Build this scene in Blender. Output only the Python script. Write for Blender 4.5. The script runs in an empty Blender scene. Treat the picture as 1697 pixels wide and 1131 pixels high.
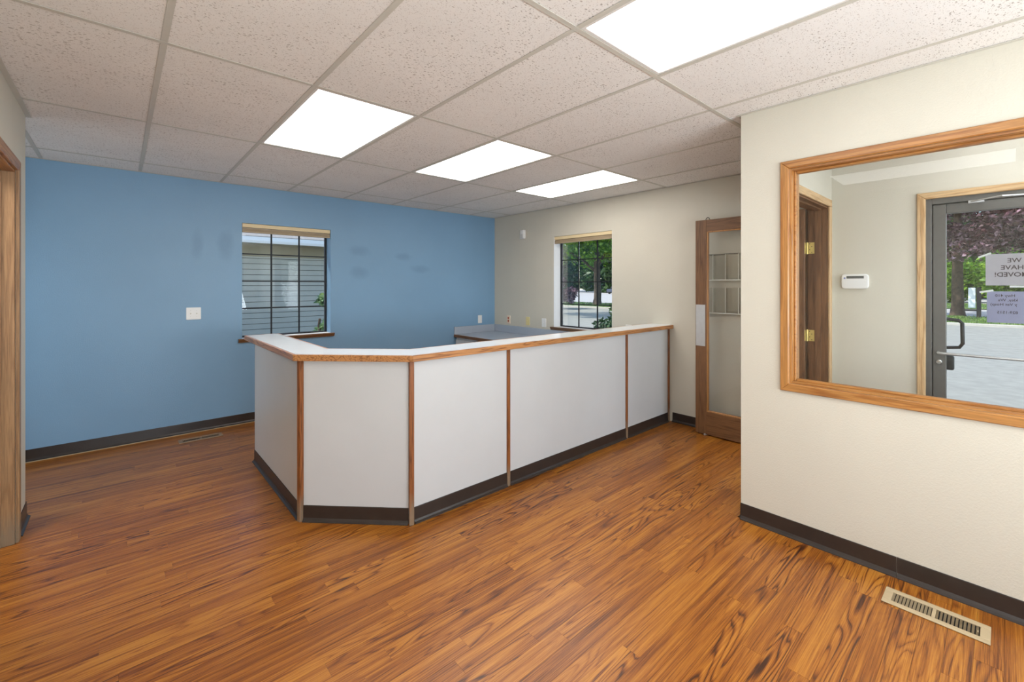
import bpy, bmesh, math, random
from mathutils import Vector, Matrix
R = math.radians
PI = math.pi
random.seed(7)
scene = bpy.context.scene
COL = scene.collection

# ------------------------------------------------------------------ camera
IW, IH = 1697, 1131
FPX, YAW, HY, CH = 731.4, 0.8428, 473.4, 1.405
cam_d = bpy.data.cameras.new('camera')
cam_d.sensor_fit = 'HORIZONTAL'
cam_d.sensor_width = 36.0
cam_d.lens = 36.0 * FPX / IW
cam_d.shift_y = -(IH / 2 - HY) / IW
cam_d.clip_start = 0.02
cam_d.clip_end = 500
cam = bpy.data.objects.new('camera', cam_d)
COL.objects.link(cam)
cam.location = (0, 0, CH)
cam.rotation_euler = (R(90), 0, YAW - R(90))
scene.camera = cam

# ------------------------------------------------------------------ world, sun, exposure
world = bpy.data.worlds.new('sky')
scene.world = world
world.use_nodes = True
wn = world.node_tree.nodes
bgn = wn['Background']
sky = wn.new('ShaderNodeTexSky')
sky.sky_type = 'NISHITA'
sky.sun_disc = False
sky.sun_elevation = R(48)
sky.sun_rotation = R(-46)
sky.air_density = 1.0
sky.dust_density = 0.6
sky.ozone_density = 1.4
world.node_tree.links.new(sky.outputs[0], bgn.inputs[0])
bgn.inputs[1].default_value = 0.36
sun_d = bpy.data.lights.new('sun', 'SUN')
sun_d.energy = 5.6
sun_d.angle = R(0.6)
sun_d.color = (1.0, 0.95, 0.86)
sun = bpy.data.objects.new('sun', sun_d)
COL.objects.link(sun)
sdir = Vector((-0.72 * math.cos(R(48)), 0.694 * math.cos(R(48)), math.sin(R(48))))
sun.rotation_euler = sdir.to_track_quat('Z', 'Y').to_euler()
sun.location = (0, 0, 30)
LIGHT_L = 4.5            # radiance of the fluorescent diffusers
# added unseen area lamps brightening ceiling, counter and entry, set at added windows
def fill_lamp(name, loc, rot, sx, sy, watts):
    wl = bpy.data.lights.new(name, 'AREA')
    wl.shape = 'RECTANGLE'
    wl.size = sx; wl.size_y = sy
    wl.energy = watts
    wl.color = (0.84, 0.93, 1.0)
    o = bpy.data.objects.new(name, wl)
    COL.objects.link(o)
    o.location = loc
    o.rotation_euler = rot
fill_lamp('window_daylight', (1.15, -2.50, 1.15), (R(90 + 55), 0, 0), 2.5, 1.2, 175)
fill_lamp('window_daylight', (-0.36, -1.15, 1.45), (R(90 + 52), 0, R(-90)), 1.6, 1.3, 48)
fill_lamp('window_daylight', (-1.70, 4.55, 1.40), (R(90 - 35), 0, R(-90)), 0.9, 1.1, 10)
fill_lamp('window_daylight', (3.60, -1.21, 1.35), (R(90), 0, 0), 0.9, 1.3, 26)
scene.view_settings.view_transform = 'Standard'
scene.view_settings.look = 'None'
try:
    scene.cycles.transparent_max_bounces = 24
except Exception:
    pass
scene.view_settings.exposure = 0.0
scene.view_settings.gamma = 1.0
scene.view_settings.use_curve_mapping = False

# ------------------------------------------------------------------ materials
def new_mat(name):
    m = bpy.data.materials.new(name)
    m.use_nodes = True
    nt = m.node_tree
    return m, nt, nt.nodes['Principled BSDF']

def srgb(r, g, b):
    f = lambda c: ((c / 255 + 0.055) / 1.055) ** 2.4 if c > 10 else c / 255 / 12.92
    return (f(r), f(g), f(b), 1)

def N(nt, kind, **kw):
    n = nt.nodes.new(kind)
    for k, v in kw.items():
        if k in n.inputs.keys() if isinstance(k, str) else False:
            n.inputs[k].default_value = v
        else:
            setattr(n, k, v)
    return n

def mapping(nt, scale=(1, 1, 1), src=None, loc=(0, 0, 0)):
    if src is None:
        src = nt.nodes.new('ShaderNodeNewGeometry').outputs['Position']
    mp = nt.nodes.new('ShaderNodeMapping')
    mp.inputs['Scale'].default_value = scale
    mp.inputs['Location'].default_value = loc
    nt.links.new(src, mp.inputs['Vector'])
    return mp.outputs[0]

def noise(nt, vec, scale=5, detail=4, rough=0.55, dist=0.0):
    n = nt.nodes.new('ShaderNodeTexNoise')
    n.inputs['Scale'].default_value = scale
    n.inputs['Detail'].default_value = detail
    n.inputs['Roughness'].default_value = rough
    n.inputs['Distortion'].default_value = dist
    nt.links.new(vec, n.inputs['Vector'])
    return n.outputs[0]

def ramp(nt, fac, stops):
    r = nt.nodes.new('ShaderNodeValToRGB')
    els = r.color_ramp.elements
    while len(els) < len(stops):
        els.new(0.5)
    for e, (p, c) in zip(els, stops):
        e.position = p
        e.color = c if len(c) == 4 else (*c, 1)
    nt.links.new(fac, r.inputs[0])
    return r.outputs[0]

def mix(nt, fac, a, b, mode='MIX'):
    m = nt.nodes.new('ShaderNodeMix')
    m.data_type = 'RGBA'
    m.blend_type = mode
    for s, v in ((0, fac), (6, a), (7, b)):
        if hasattr(v, 'is_output') or isinstance(v, bpy.types.NodeSocket):
            nt.links.new(v, m.inputs[s])
        else:
            m.inputs[s].default_value = v
    return m.outputs[2]

def math_n(nt, op, a, b=None, c=None):
    m = nt.nodes.new('ShaderNodeMath')
    m.operation = op
    for i, v in enumerate((a, b, c)):
        if v is None:
            continue
        if isinstance(v, bpy.types.NodeSocket):
            nt.links.new(v, m.inputs[i])
        else:
            m.inputs[i].default_value = v
    return m.outputs[0]

def bump(nt, bsdf, h, strength=0.2, dist=0.002):
    b = nt.nodes.new('ShaderNodeBump')
    b.inputs['Strength'].default_value = strength
    b.inputs['Distance'].default_value = dist
    nt.links.new(h, b.inputs['Height'])
    nt.links.new(b.outputs[0], bsdf.inputs['Normal'])

def plain(name, col, rough=0.5, metal=0.0, var=0.04, scale=30, spec=0.5, bmp=0.0, coat=0):
    m, nt, b = new_mat(name)
    v = mapping(nt)
    n = noise(nt, v, scale, 3)
    lo = tuple(c * (1 - var) for c in col[:3])
    hi = tuple(min(1, c * (1 + var)) for c in col[:3])
    nt.links.new(ramp(nt, n, [(0.3, lo), (0.7, hi)]), b.inputs['Base Color'])
    b.inputs['Roughness'].default_value = rough
    b.inputs['Metallic'].default_value = metal
    b.inputs['Specular IOR Level'].default_value = spec
    b.inputs['Coat Weight'].default_value = coat
    if bmp:
        bump(nt, b, noise(nt, v, scale * 6, 2), bmp)
    return m

def wall_mat(name, col, rough=0.5, blotch=None):
    """painted drywall with orange peel relief"""
    m, nt, b = new_mat(name)
    v = mapping(nt)
    n = noise(nt, v, 1.3, 3)
    lo = tuple(c * 0.965 for c in col[:3]); hi = tuple(min(1, c * 1.03) for c in col[:3])
    c = ramp(nt, n, [(0.3, lo), (0.7, hi)])
    if blotch:
        # faint darker smudges left where things were taken off the wall
        tot = None
        for (bx, bz, rx, rz) in blotch:
            mv = mapping(nt, (1 / rx, 0, 1 / rz), loc=(-bx / rx, 0, -bz / rz))
            dn = noise(nt, mapping(nt), 9, 2)
            ln = nt.nodes.new('ShaderNodeVectorMath'); ln.operation = 'LENGTH'
            nt.links.new(mv, ln.inputs[0])
            d = math_n(nt, 'ADD', ln.outputs['Value'], math_n(nt, 'MULTIPLY', math_n(nt, 'SUBTRACT', dn, 0.5), 0.9))
            mr = nt.nodes.new('ShaderNodeMapRange')
            mr.inputs['From Min'].default_value = 1.25; mr.inputs['From Max'].default_value = 0.45
            nt.links.new(d, mr.inputs['Value'])
            tot = mr.outputs[0] if tot is None else math_n(nt, 'MAXIMUM', tot, mr.outputs[0])
        c = mix(nt, math_n(nt, 'MULTIPLY', tot, 0.5), c, (col[0] * 0.72, col[1] * 0.75, col[2] * 0.78, 1))
    nt.links.new(c, b.inputs['Base Color'])
    b.inputs['Roughness'].default_value = rough
    b.inputs['Specular IOR Level'].default_value = 0.35
    h = noise(nt, v, 130, 3, 0.6)
    h2 = ramp(nt, h, [(0.42, (0, 0, 0)), (0.6, (1, 1, 1))])
    bump(nt, b, h2, 0.28, 0.0012)
    return m

def wood(name, light, dark, axis='x', rough=0.4, ring=9.0, fine=110, wear=False, spec=0.5, coat=0.0):
    m, nt, b = new_mat(name)
    s = {'x': (0.9, 14, 14), 'y': (14, 0.9, 14), 'z': (14, 14, 0.9)}[axis]
    s2 = {'x': (2.5, 60, 60), 'y': (60, 2.5, 60), 'z': (60, 60, 2.5)}[axis]
    v = mapping(nt, s)
    n = noise(nt, v, 1.2, 3, 0.5, 0.4)
    rings = math_n(nt, 'FRACT', math_n(nt, 'MULTIPLY', n, ring))
    rr = ramp(nt, rings, [(0.0, dark), (0.25, light), (0.8, light), (1.0, dark)])
    f = noise(nt, mapping(nt, s2), 3.0, 4, 0.65)
    fl = ramp(nt, f, [(0.35, (0.45, 0.45, 0.45)), (0.6, (1, 1, 1))])
    c = mix(nt, 0.55, rr, fl, 'MULTIPLY')
    if wear:
        z = nt.nodes.new('ShaderNodeSeparateXYZ')
        nt.links.new(nt.nodes.new('ShaderNodeNewGeometry').outputs['Position'], z.inputs[0])
        wn_ = noise(nt, mapping(nt, (40, 40, 9)), 1.0, 3)
        zz = math_n(nt, 'ADD', z.outputs[2], math_n(nt, 'MULTIPLY', wn_, 0.16))
        mr = nt.nodes.new('ShaderNodeMapRange')
        mr.inputs['From Min'].default_value = 0.26; mr.inputs['From Max'].default_value = 0.15
        nt.links.new(zz, mr.inputs['Value'])
        c = mix(nt, math_n(nt, 'MULTIPLY', mr.outputs[0], 0.75), c, srgb(134, 120, 100))
    nt.links.new(c, b.inputs['Base Color'])
    b.inputs['Roughness'].default_value = rough
    b.inputs['Specular IOR Level'].default_value = spec
    b.inputs['Coat Weight'].default_value = coat
    b.inputs['Coat Roughness'].default_value = 0.25
    bump(nt, b, f, 0.12, 0.001)
    return m

def floor_mat():
    m, nt, b = new_mat('laminate_floor')
    at = nt.nodes.new('ShaderNodeAttribute'); at.attribute_name = 'rnd'; at.attribute_type = 'GEOMETRY'
    rnd = at.outputs['Vector']
    rf = at.outputs['Fac']
    geo = nt.nodes.new('ShaderNodeNewGeometry').outputs['Position']
    sc = nt.nodes.new('ShaderNodeVectorMath'); sc.operation = 'MULTIPLY_ADD'
    nt.links.new(rnd, sc.inputs[0]); sc.inputs[1].default_value = (37, 53, 0); nt.links.new(geo, sc.inputs[2])
    src = sc.outputs[0]
    n1 = noise(nt, mapping(nt, (1.25, 13, 1), src), 1.0, 1, 0.4, 0.25)
    rings = math_n(nt, 'FRACT', math_n(nt, 'MULTIPLY', n1, 13.0))
    tri = ramp(nt, rings, [(0.0, (0.1, 0.1, 0.1)), (0.15, (0.75, 0.75, 0.75)), (0.6, (1, 1, 1)), (0.86, (0.55, 0.55, 0.55)), (1.0, (0.1, 0.1, 0.1))])
    n2 = noise(nt, mapping(nt, (1.7, 150, 1), src), 1.4, 5, 0.82)
    n3 = noise(nt, mapping(nt, (0.9, 30, 1), src), 1.0, 4, 0.6)
    sep = nt.nodes.new('ShaderNodeSeparateXYZ'); nt.links.new(rnd, sep.inputs[0])
    amp = math_n(nt, 'MULTIPLY', math_n(nt, 'POWER', sep.outputs[0], 1.4), 0.38)
    fa = math_n(nt, 'ADD', math_n(nt, 'MULTIPLY', math_n(nt, 'SUBTRACT', tri, 0.7), amp), math_n(nt, 'MULTIPLY', n2, 1.05))
    fa = math_n(nt, 'ADD', fa, math_n(nt, 'MULTIPLY', n3, 0.62))
    fa = math_n(nt, 'ADD', fa, math_n(nt, 'MULTIPLY', math_n(nt, 'SUBTRACT', sep.outputs[1], 0.5), 0.11))
    c = ramp(nt, fa, [(0.56, srgb(56, 26, 8)), (0.69, srgb(108, 56, 15)), (0.83, srgb(152, 88, 25)), (1.0, srgb(184, 122, 44))])
    # a few small dark knots
    kn = noise(nt, mapping(nt, (5, 34, 1), src), 1.0, 2, 0.5, 0.8)
    kc = ramp(nt, kn, [(0.71, (1, 1, 1)), (0.80, (0.6, 0.54, 0.5))])
    c = mix(nt, 1.0, c, kc, 'MULTIPLY')
    nt.links.new(c, b.inputs['Base Color'])
    r = ramp(nt, n2, [(0.2, (0.36, 0.36, 0.36)), (0.8, (0.26, 0.26, 0.26))])
    nt.links.new(r, b.inputs['Roughness'])
    b.inputs['Specular IOR Level'].default_value = 0.55
    hb = math_n(nt, 'ADD', noise(nt, mapping(nt, (60, 60, 1)), 9, 3, 0.6), math_n(nt, 'MULTIPLY', n2, 0.5))
    bump(nt, b, hb, 0.14, 0.0012)
    return m

def tile_mat():
    m, nt, b = new_mat('acoustic_tile')
    v = mapping(nt)
    base = ramp(nt, noise(nt, v, 2.2, 3), [(0.3, srgb(234, 231, 226)), (0.7, srgb(240, 237, 232))])
    # short fissures and pin holes
    warp = nt.nodes.new('ShaderNodeVectorMath'); warp.operation = 'MULTIPLY_ADD'
    nz = nt.nodes.new('ShaderNodeTexNoise'); nz.inputs['Scale'].default_value = 30
    nt.links.new(v, nz.inputs['Vector'])
    nt.links.new(nz.outputs[1], warp.inputs[0]); warp.inputs[1].default_value = (0.02, 0.02, 0); nt.links.new(v, warp.inputs[2])
    mask = ramp(nt, noise(nt, v, 2.3, 2), [(0.30, (0.5, 0.5, 0.5)), (0.60, (1, 1, 1))])
    vo = nt.nodes.new('ShaderNodeTexVoronoi'); vo.inputs['Scale'].default_value = 1.0
    nt.links.new(mapping(nt, (58, 112, 1), warp.outputs[0]), vo.inputs['Vector'])
    sz = nt.nodes.new('ShaderNodeSeparateColor'); nt.links.new(vo.outputs['Color'], sz.inputs[0])
    thr = math_n(nt, 'MULTIPLY', math_n(nt, 'MULTIPLY', sz.outputs[0], 0.40), mask)
    hole = math_n(nt, 'LESS_THAN', vo.outputs['Distance'], thr)
    vo2 = nt.nodes.new('ShaderNodeTexVoronoi'); vo2.inputs['Scale'].default_value = 1.0
    nt.links.new(mapping(nt, (150, 190, 1), warp.outputs[0]), vo2.inputs['Vector'])
    s2 = nt.nodes.new('ShaderNodeSeparateColor'); nt.links.new(vo2.outputs['Color'], s2.inputs[0])
    pin = math_n(nt, 'LESS_THAN', vo2.outputs['Distance'], math_n(nt, 'MULTIPLY', s2.outputs[0], 0.42))
    c = mix(nt, math_n(nt, 'MULTIPLY', hole, 0.62), base, srgb(150, 138, 126))
    c = mix(nt, math_n(nt, 'MULTIPLY', pin, 0.42), c, srgb(165, 153, 141))
    nt.links.new(c, b.inputs['Base Color'])
    b.inputs['Roughness'].default_value = 0.95
    b.inputs['Specular IOR Level'].default_value = 0.1
    h = math_n(nt, 'SUBTRACT', 1.0, math_n(nt, 'MAXIMUM', hole, math_n(nt, 'MULTIPLY', pin, 0.4)))
    bump(nt, b, h, 0.5, 0.0015)
    return m

def glass_mat(name, tint=(1, 1, 1), refl=1.0):
    m = bpy.data.materials.new(name); m.use_nodes = True
    nt = m.node_tree
    for n in list(nt.nodes):
        if n.type != 'OUTPUT_MATERIAL':
            nt.nodes.remove(n)
    out = nt.nodes['Material Output']
    tr = nt.nodes.new('ShaderNodeBsdfTransparent'); tr.inputs[0].default_value = (*tint, 1)
    gl = nt.nodes.new('ShaderNodeBsdfGlossy'); gl.inputs['Roughness'].default_value = 0.01
    fr = nt.nodes.new('ShaderNodeFresnel'); fr.inputs[0].default_value = 1.5
    f = math_n(nt, 'MULTIPLY', fr.outputs[0], refl)
    mx = nt.nodes.new('ShaderNodeMixShader')
    nt.links.new(f, mx.inputs[0]); nt.links.new(tr.outputs[0], mx.inputs[1]); nt.links.new(gl.outputs[0], mx.inputs[2])
    nt.links.new(mx.outputs[0], out.inputs[0])
    return m

def emit_mat(name, col, strength):
    m, nt, b = new_mat(name)
    b.inputs['Base Color'].default_value = (0.9, 0.9, 0.9, 1)
    b.inputs['Emission Color'].default_value = (*col, 1)
    n = noise(nt, mapping(nt), 3, 2)
    mr = nt.nodes.new('ShaderNodeMapRange'); mr.inputs['To Min'].default_value = strength * 0.97; mr.inputs['To Max'].default_value = strength * 1.03
    nt.links.new(n, mr.inputs['Value']); nt.links.new(mr.outputs[0], b.inputs['Emission Strength'])
    b.inputs['Roughness'].default_value = 0.4
    return m

def leaf_mat(name, cols, trans=0.35):
    m, nt, b = new_mat(name)
    v = mapping(nt)
    n = noise(nt, v, 2.3, 3, 0.7)
    k = len(cols)
    c = ramp(nt, n, [(0.3 + 0.4 * i / (k - 1), cc) for i, cc in enumerate(cols)])
    nt.links.new(c, b.inputs['Base Color'])
    b.inputs['Roughness'].default_value = 0.45
    tl = nt.nodes.new('ShaderNodeBsdfTranslucent'); nt.links.new(c, tl.inputs[0])
    mx = nt.nodes.new('ShaderNodeMixShader'); mx.inputs[0].default_value = trans
    nt.links.new(b.outputs[0], mx.inputs[1]); nt.links.new(tl.outputs[0], mx.inputs[2])
    nt.links.new(mx.outputs[0], nt.nodes['Material Output'].inputs[0])
    return m

M = {}
M['beige'] = wall_mat('beige_paint', srgb(207, 201, 186), 0.5)
M['blue'] = wall_mat('blue_paint', srgb(126, 162, 192), 0.36,
                     blotch=[(0.565, 1.80, 0.05, 0.13), (0.795, 1.80, 0.07, 0.15), (2.16, 1.82, 0.13, 0.06),
                             (2.16, 1.56, 0.12, 0.07), (2.75, 1.78, 0.12, 0.05), (3.0, 1.62, 0.13, 0.05)])
M['white_paint'] = wall_mat('white_paint', srgb(214, 212, 206), 0.5)
M['tile'] = tile_mat()
M['grid'] = plain('grid_metal', srgb(202, 198, 186), 0.5, var=0.02)
M['floor'] = floor_mat()
M['subfloor'] = plain('subfloor', srgb(90, 52, 28), 0.7)
M['cove'] = plain('cove_vinyl', srgb(50, 42, 38), 0.30, var=0.12, scale=12)
M['laminate'] = plain('white_laminate', srgb(197, 198, 199), 0.35, var=0.015, scale=4)
M['counter_lam'] = plain('counter_laminate', srgb(236, 240, 244), 0.16, var=0.01, scale=6)
M['desk_lam'] = plain('desk_laminate', srgb(170, 178, 190), 0.25, var=0.015, scale=6)
oak_l, oak_d = srgb(192, 134, 80), srgb(134, 82, 42)
for ax in 'xyz':
    M['oak_' + ax] = wood('oak_edge_' + ax, oak_l, oak_d, ax, 0.35, coat=0.2)
    M['casing_' + ax] = wood('casing_fir_' + ax, srgb(184, 128, 68), srgb(156, 98, 44), ax, 0.36, ring=5, coat=0.25)
    M['pale_' + ax] = wood('pale_casing_' + ax, srgb(214, 178, 132), srgb(188, 146, 98), ax, 0.4, ring=5)
    M['brown_' + ax] = wood('door_brown_' + ax, srgb(126, 88, 56), srgb(102, 68, 40), ax, 0.42, ring=5)
M['post'] = wood('oak_post', srgb(146, 86, 42), srgb(102, 56, 24), 'z', 0.38, wear=True)
M['leftcase'] = wood('worn_casing', srgb(166, 130, 92), srgb(150, 114, 78), 'z', 0.42, ring=4, wear=True)
M['thin_acrylic'] = glass_mat('thin_acrylic', (0.985, 0.985, 0.98), 0.15)
M['edge'] = plain('polished_edge', srgb(246, 246, 240), 0.3, var=0.01)
M['glass'] = glass_mat('clear_glass', (0.985, 0.99, 0.987), 0.5)
M['acrylic'] = glass_mat('clear_acrylic', (0.95, 0.955, 0.95), 1.3)
M['lamp'] = emit_mat('diffuser', (0.97, 0.98, 1.0), LIGHT_L)
M['lamp_far'] = emit_mat('diffuser_fresh', (1.0, 0.975, 0.93), LIGHT_L * 1.5)  # emission raised to brighten the far end of the room
M['lamp_side'] = emit_mat('diffuser_side', (1.0, 0.93, 0.84), LIGHT_L * 3.2)  # for the added side room lamp, boosted to reach the counter
M['lamp_white'] = plain('fixture_white', srgb(225, 222, 216), 0.4, var=0.01)
M['bronze'] = plain('black_aluminium', srgb(18, 20, 26), 0.6)
M['grey_alu'] = plain('dark_anodised', srgb(100, 98, 94), 0.42, metal=0.35, var=0.06)
M['alu'] = plain('brushed_aluminium', srgb(196, 196, 196), 0.42, metal=0.55, var=0.04)
M['chrome'] = plain('chrome', srgb(205, 205, 205), 0.18, metal=0.95, var=0.02)
M['brass'] = plain('bright_brass', srgb(224, 204, 130), 0.3, metal=0.7, var=0.04)
M['black'] = plain('black_plastic', srgb(18, 18, 20), 0.35)
M['dark'] = plain('dark_cavity', srgb(14, 12, 11), 0.8)
M['white_pl'] = plain('white_plastic', srgb(232, 231, 228), 0.35, var=0.01)
M['ivory_pl'] = plain('ivory_plastic', srgb(226, 210, 150), 0.35, var=0.01)
M['cream_pl'] = plain('cream_plastic', srgb(232, 208, 184), 0.35, var=0.01)
M['orange_pl'] = plain('orange_plastic', srgb(176, 78, 44), 0.4, var=0.02)
M['grey_pl'] = plain('grey_display', srgb(96, 98, 94), 0.25, var=0.1, scale=90)
M['blue_pl'] = plain('blue_badge', srgb(120, 132, 180), 0.35)
M['tan_metal'] = plain('tan_enamel', srgb(188, 168, 134), 0.4, var=0.03)
M['blind_c'] = plain('cream_blind', srgb(226, 204, 160), 0.5, var=0.02)
M['blind_d'] = plain('blind_rail', srgb(178, 158, 128), 0.5, var=0.02)
M['paper'] = plain('sign_paper', srgb(214, 206, 208), 0.8, var=0.02)
M['paper2'] = plain('sign_paper_lilac', srgb(188, 186, 208), 0.8, var=0.02)
M['tape'] = plain('white_tape', srgb(226, 228, 226), 0.5, var=0.02)
M['ink'] = plain('ink', srgb(84, 70, 70), 0.8, var=0.02)
M['siding'] = plain('siding_paint', srgb(176, 176, 164), 0.7, var=0.05, scale=3)
M['frieze'] = plain('frieze_paint', srgb(150, 142, 118), 0.7, var=0.06, scale=5)
M['gutter'] = plain('white_gutter', srgb(238, 240, 240), 0.5, var=0.01)
M['roofing'] = plain('roof_shingle', srgb(150, 146, 140), 0.9, var=0.15, scale=14)
M['asphalt'] = plain('asphalt', srgb(150, 150, 142), 0.9, var=0.12, scale=5, bmp=0.2)
M['street'] = plain('pale_street', srgb(172, 170, 166), 0.9, var=0.06, scale=2)
M['concrete'] = plain('concrete', srgb(180, 176, 166), 0.85, var=0.08, scale=6)
M['grass'] = leaf_mat('grass', [srgb(52, 80, 30), srgb(96, 128, 52), srgb(150, 168, 92)], 0.2)
M['bark'] = plain('bark', srgb(84, 70, 58), 0.9, var=0.4, scale=7, bmp=0.5)  # noise mottles the bark lighter and darker
M['leaf_green'] = leaf_mat('leaf_green', [srgb(40, 76, 18), srgb(100, 148, 34), srgb(180, 212, 80)], 0.45)
M['leaf_dark'] = leaf_mat('leaf_dark', [srgb(24, 46, 22), srgb(48, 78, 34), srgb(92, 122, 56)], 0.25)
M['leaf_purple'] = leaf_mat('leaf_purple', [srgb(26, 12, 17), srgb(84, 48, 56), srgb(204, 168, 184)], 0.08)  # near-black and pale stops put shade and sun glints into the leaves
M['leaf_shrub'] = leaf_mat('leaf_shrub', [srgb(60, 96, 66), srgb(120, 152, 104), srgb(170, 190, 120)], 0.2)
M['car'] = plain('car_paint', srgb(60, 66, 86), 0.25, var=0.02)

# ------------------------------------------------------------------ mesh helpers
class MB:
    def __init__(self):
        self.bm = bmesh.new()
    def box(self, x0, x1, y0, y1, z0, z1, bev=0.0, seg=1):
        if x0 > x1: x0, x1 = x1, x0
        if y0 > y1: y0, y1 = y1, y0
        if z0 > z1: z0, z1 = z1, z0
        mt = Matrix.Translation(((x0 + x1) / 2, (y0 + y1) / 2, (z0 + z1) / 2)) @ Matrix.Diagonal((x1 - x0, y1 - y0, z1 - z0, 1))
        r = bmesh.ops.create_cube(self.bm, size=1, matrix=mt)
        if bev > 0:
            es = {e for v in r['verts'] for e in v.link_edges}
            bmesh.ops.bevel(self.bm, geom=list(es), offset=bev, segments=seg, affect='EDGES', profile=0.5)
        return self
    def prism(self, pts, z0, z1, bev=0):
        vs = [self.bm.verts.new((p[0], p[1], z0)) for p in pts]
        f = self.bm.faces.new(vs)
        e = bmesh.ops.extrude_face_region(self.bm, geom=[f])
        nv = [g for g in e['geom'] if isinstance(g, bmesh.types.BMVert)]
        bmesh.ops.translate(self.bm, verts=nv, vec=(0, 0, z1 - z0))
        if bev:
            es = {ed for v in vs + nv for ed in v.link_edges}
            bmesh.ops.bevel(self.bm, geom=list(es), offset=bev, segments=1, affect='EDGES')
        bmesh.ops.recalc_face_normals(self.bm, faces=self.bm.faces[:])
        return self
    def sweep(self, prof, a, b, up=(0, 0, 1), out=None, cap=True):
        """prof: list of (o, z); extruded from a to b, 'out' is the unit vector for o"""
        a, b = Vector(a), Vector(b); out = Vector(out); up = Vector(up)
        ra = [self.bm.verts.new(a + out * o + up * z) for o, z in prof]
        rb = [self.bm.verts.new(b + out * o + up * z) for o, z in prof]
        n = len(prof)
        for i in range(n):
            self.bm.faces.new((ra[i], ra[(i + 1) % n], rb[(i + 1) % n], rb[i]))
        if cap:
            self.bm.faces.new(ra); self.bm.faces.new(rb)
        bmesh.ops.recalc_face_normals(self.bm, faces=self.bm.faces[:])
        return self
    def tube(self, pts, r, seg=10, r2=None):
        pts = [Vector(p) for p in pts]
        rings = []
        n = len(pts)
        for i, p in enumerate(pts):
            t = (pts[min(i + 1, n - 1)] - pts[max(i - 1, 0)]).normalized()
            a = t.orthogonal().normalized() if i == 0 else (rings_a - t * rings_a.dot(t)).normalized()
            rings_a = a
            b = t.cross(a)
            rr = r if r2 is None else r + (r2 - r) * i / max(1, n - 1)
            rings.append([self.bm.verts.new(p + (a * math.cos(2 * PI * k / seg) + b * math.sin(2 * PI * k / seg)) * rr) for k in range(seg)])
        for i in range(n - 1):
            for k in range(seg):
                self.bm.faces.new((rings[i][k], rings[i][(k + 1) % seg], rings[i + 1][(k + 1) % seg], rings[i + 1][k]))
        self.bm.faces.new(rings[0]); self.bm.faces.new(rings[-1])
        bmesh.ops.recalc_face_normals(self.bm, faces=self.bm.faces[:])
        return self
    def lathe(self, c, axis, prof, seg=20):
        """prof: (radius, distance along axis)"""
        ax = Vector(axis).normalized(); a = ax.orthogonal().normalized(); b = ax.cross(a); c = Vector(c)
        rings = [[self.bm.verts.new(c + ax * d + (a * math.cos(2 * PI * k / seg) + b * math.sin(2 * PI * k / seg)) * max(r, 1e-4)) for k in range(seg)] for r, d in prof]
        for i in range(len(rings) - 1):
            for k in range(seg):
                self.bm.faces.new((rings[i][k], rings[i][(k + 1) % seg], rings[i + 1][(k + 1) % seg], rings[i + 1][k]))
        self.bm.faces.new(rings[0]); self.bm.faces.new(rings[-1])
        bmesh.ops.recalc_face_normals(self.bm, faces=self.bm.faces[:])
        return self
    def roundplate(self, plane, pos, c, w, h, r, depth, dirn):
        """rounded rectangle plate on a wall. plane 'x' or 'y': wall normal axis; pos = wall coordinate; dirn = side it stands out"""
        pts = []
        for (sx, sy, a0) in ((1, 1, 0), (-1, 1, 90), (-1, -1, 180), (1, -1, 270)):
            for k in range(5):
                a = R(a0 + 22.5 * k)
                pts.append((c[0] + sx * (w / 2 - r) + r * math.cos(a), c[1] + sy * (h / 2 - r) + r * math.sin(a)))
        def P(p, d):
            return (pos + dirn * d, p[0], p[1]) if plane == 'x' else (p[0], pos + dirn * d, p[1])
        ins = lambda p, k: (c[0] + (p[0] - c[0]) * (1 - k / (w / 2)), c[1] + (p[1] - c[1]) * (1 - k / (h / 2)))
        ch = min(depth * 0.4, 0.004)
        rings = [[self.bm.verts.new(P(p, 0)) for p in pts], [self.bm.verts.new(P(p, depth - ch)) for p in pts],
                 [self.bm.verts.new(P(ins(p, ch), depth)) for p in pts]]
        n = len(pts)
        for i in range(2):
            for k in range(n):
                self.bm.faces.new((rings[i][k], rings[i][(k + 1) % n], rings[i + 1][(k + 1) % n], rings[i + 1][k]))
        self.bm.faces.new(rings[0]); self.bm.faces.new(rings[2])
        bmesh.ops.recalc_face_normals(self.bm, faces=self.bm.faces[:])
        return self

OFF = {}
def offset_of(o):
    return OFF.get(o.name, Vector((0, 0, 0)))

def obj(name, mb, mat, parent=None, smooth=False, origin=None):
    bm = mb.bm if isinstance(mb, MB) else mb
    me = bpy.data.meshes.new(name)
    if parent is None:
        xs = [v.co for v in bm.verts]
        mn = Vector((min(v.x for v in xs), min(v.y for v in xs), min(v.z for v in xs)))
        mx = Vector((max(v.x for v in xs), max(v.y for v in xs), max(v.z for v in xs)))
        off = Vector(((mn.x + mx.x) / 2, (mn.y + mx.y) / 2, mn.z)) if origin is None else Vector(origin)
    else:
        off = offset_of(parent)
    bmesh.ops.translate(bm, verts=bm.verts[:], vec=-off)
    bm.to_mesh(me); bm.free()
    me.materials.append(mat)
    if smooth:
        for p in me.polygons:
            p.use_smooth = True
        try:
            me.set_sharp_from_angle(angle=R(35))
        except Exception:
            pass
    o = bpy.data.objects.new(name, me)
    COL.objects.link(o)
    if parent is None:
        o.location = off
    else:
        o.parent = parent
    OFF[o.name] = off
    return o

def tag(o, label=None, cat=None, group=None, kind=None):
    if label: o['label'] = label
    if cat: o['category'] = cat
    if group: o['group'] = group
    if kind: o['kind'] = kind
    return o

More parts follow.
